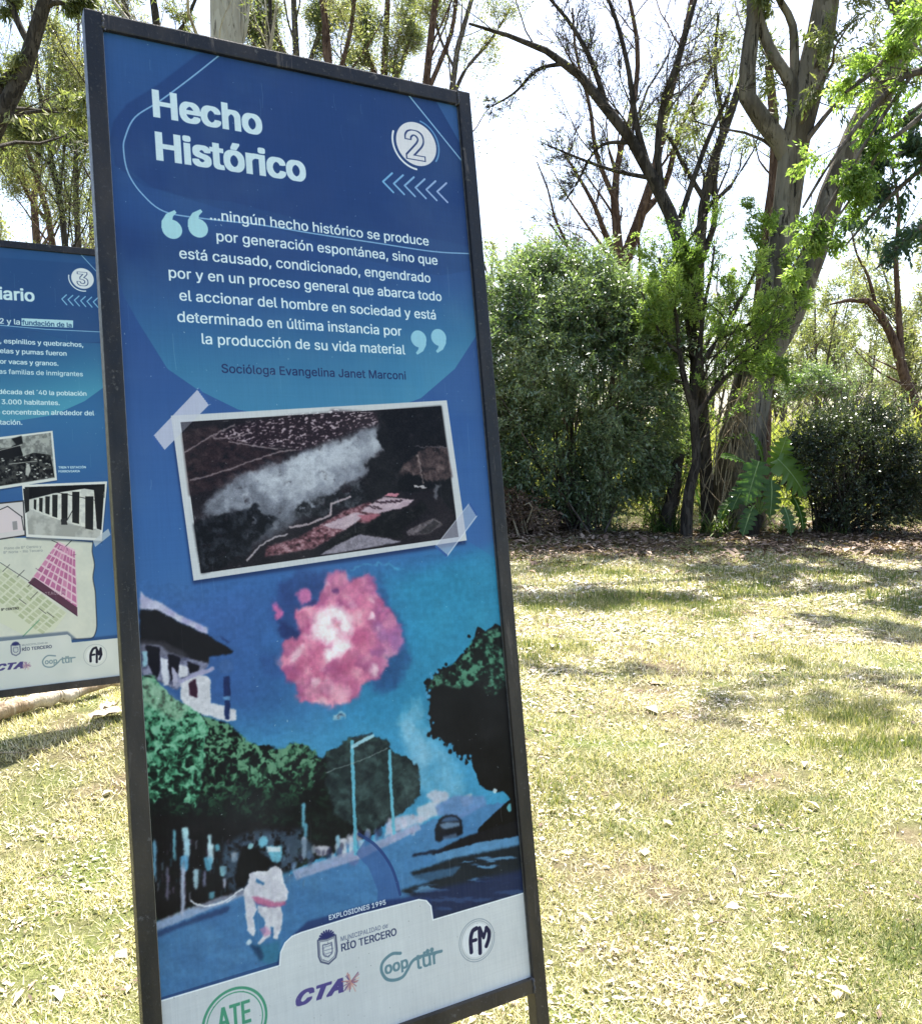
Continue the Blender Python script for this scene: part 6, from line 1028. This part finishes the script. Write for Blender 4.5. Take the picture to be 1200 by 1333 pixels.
# ---- field beyond the fence
def field():
    rs=np.random.RandomState(99); n=150000; y=17.5+rs.rand(n)**1.6*34; x=rs.uniform(-.62,.72,n)*y; z=np.zeros(n); h=(.75+1.2*fb(x,y,3.2,7,3))*rs.uniform(.35,1.1,n)*1.95
    th=rs.uniform(0,6.28,n); q=.22; tip=np.stack([x+np.cos(th)*h*q,y+np.sin(th)*h*q,h],1); r=rs.uniform(0,.75,n)[:,None]; base=np.stack([x,y,z],1); P=base*(1-r)+tip*r
    D=tip-base+rs.normal(size=(n,3))*.5*h[:,None]; t=np.clip(fb(x,y,2.0,3,3)*1.3-.2,0,1)
    obj('field_grass',leaf_mesh('field_grass',P,D,np.clip(.28*(y/22),.2,.7),.035*y/22,M['reed'],rs,tint=t),kind='stuff',label='tall yellow green field grass growing beyond the fence',cat='field grass')
field()
# ---- chain-link fence
def fence():
    d=16.6; x0,x1=-10,12.5; h=2.45; o=thing('chain_link_fence','rusty chain link fence with slim posts behind the shrubs','fence',(0,d,0)); m=mk_plain('galvanised wire',(.10,.075,.055),.7,.2,20); s=.125
    L=[];n=int((x1-x0+h)/s)
    for i in range(n):
        for sg in (1,-1):
            a=x0-(h if sg>0 else 0)+i*s; p0=[a,0.,.05]; p1=[a+sg*h,0.,.05+h]
            ca,cb=max(0,(x0-a)/sg/h if sg>0 else (a-x1)/h),1
            for (u0,u1) in ((0,1),):
                q0=np.array(p0);q1=np.array(p1); dx=q1-q0; t0=0;t1=1
                lo,hi=sorted(((x0-q0[0])/dx[0],(x1-q0[0])/dx[0])); t0=max(t0,lo);t1=min(t1,hi)
                if t1-t0>.02: L.append([q0+dx*t0+[0,.004*sg,0],q0+dx*(t0+t1)/2+[0,.004*sg,0],q0+dx*t1+[0,.004*sg,0]])
    W_=Wood().add(np.array(L),np.full((len(L),3),.0042),3); obj('wire_mesh',W_.mesh('wire_mesh',m),o,kind='stuff')
    pm=mk_plain('weathered concrete post',(.24,.21,.17),.9,0,12)
    pme=box_mesh('post',(-.045,.012,-.2),(.045,.10,2.6),pm,.008)
    for x in np.arange(x0+.4,x1,3.0): q=obj('post',pme,o); q.location=(x,0,0)
    for z in (.2,1.3,2.42):
        W_=Wood().add(np.array([[(x0,-.01,z),(0,-.01,z-.02),(x1,-.01,z)]]),np.full((1,3),.004),4); obj('tension_wire',W_.mesh('tension_wire',m),o)
fence()
# ---- fallen branch and bark behind the second sign
def ground_at(px,py,g=0.): r=rays(px,py); return EYE+r*((CAMH-g)/-r[2])
def fallen():
    rs=np.random.RandomState(55)
    pts=[ground_at(*q,.14) for q in ((-90,955),(-30,938),(20,926),(60,916),(100,906),(130,896),(165,884))]; K=22; p=resample(curve(pts,5),K); p[:,2]=ground_z(p[:,0],p[:,1])+.05+rs.normal(size=K)*.006
    W_=Wood().add(p[None],(np.linspace(.05,.022,K)*(1+rs.normal(size=K)*.08))[None],9); o=thing('fallen_branch','long pale peeled branch lying on the grass behind the numbered 3 sign','branch',tuple(p[0])); W_.V=[v-p[0] for v in W_.V]; obj('wood',W_.mesh('wood',M['log']),o)
    q,qr=sprout(p[None],np.full((1,K),.02),7,rs,.1,.9,(20,45),(.12,.25),6,.12,0,.6); q[...,2]=np.maximum(q[...,2],.03); W2=Wood().add(q-p[0],qr,5); obj('side_branches',W2.mesh('side_branches',M['log']),o,kind='stuff')
    pts=[ground_at(*q,.1) for q in ((20,902),(60,903),(105,899),(150,880))]; p=resample(curve(pts,5),16); p[:,2]=ground_z(p[:,0],p[:,1])+.06; W_=Wood().add(p[None],np.linspace(.03,.016,16)[None]*(1+rs.normal(size=16)*.1),7)
    obj('fallen_branch',W_.mesh('fallen_branch',M['brown_bark']),label='thinner brown branch lying just behind the long pale peeled branch',cat='branch')
    for (a,b_,wd,lb) in (((118,946),(160,936),.05,'curled pale bark strip lying at the foot of the numbered 3 sign post'),((132,935),(152,928),.03,'small bleached bark flake beside the curled strip')):
        A=ground_at(*a,.09);B=ground_at(*b_,.09); K=8; t=np.linspace(0,1,K)[:,None]; c=A+(B-A)*t; dr=unit(B-A); s=np.cross(dr,[0,0,1]); V=[]
        c[:,2]=ground_z(c[:,0],c[:,1])+.02
        for i in range(K):
            w=wd*(.5+.5*math.sin(3.14*(i+.5)/K))*(1+rs.normal()*.1)
            for u in (-1,-.4,.4,1): V.append(c[i]+s*u*w+np.array([0,0,.018*u*u+.004*rs.normal()]))
        Fc=[(i*4+j,i*4+j+1,i*4+j+5,i*4+j+4) for i in range(K-1) for j in range(3)]; obj('bark_strip',mesh('bark_strip',np.array(V),np.array(Fc),M['log'],smooth=True),label=lb,cat='bark')
fallen()
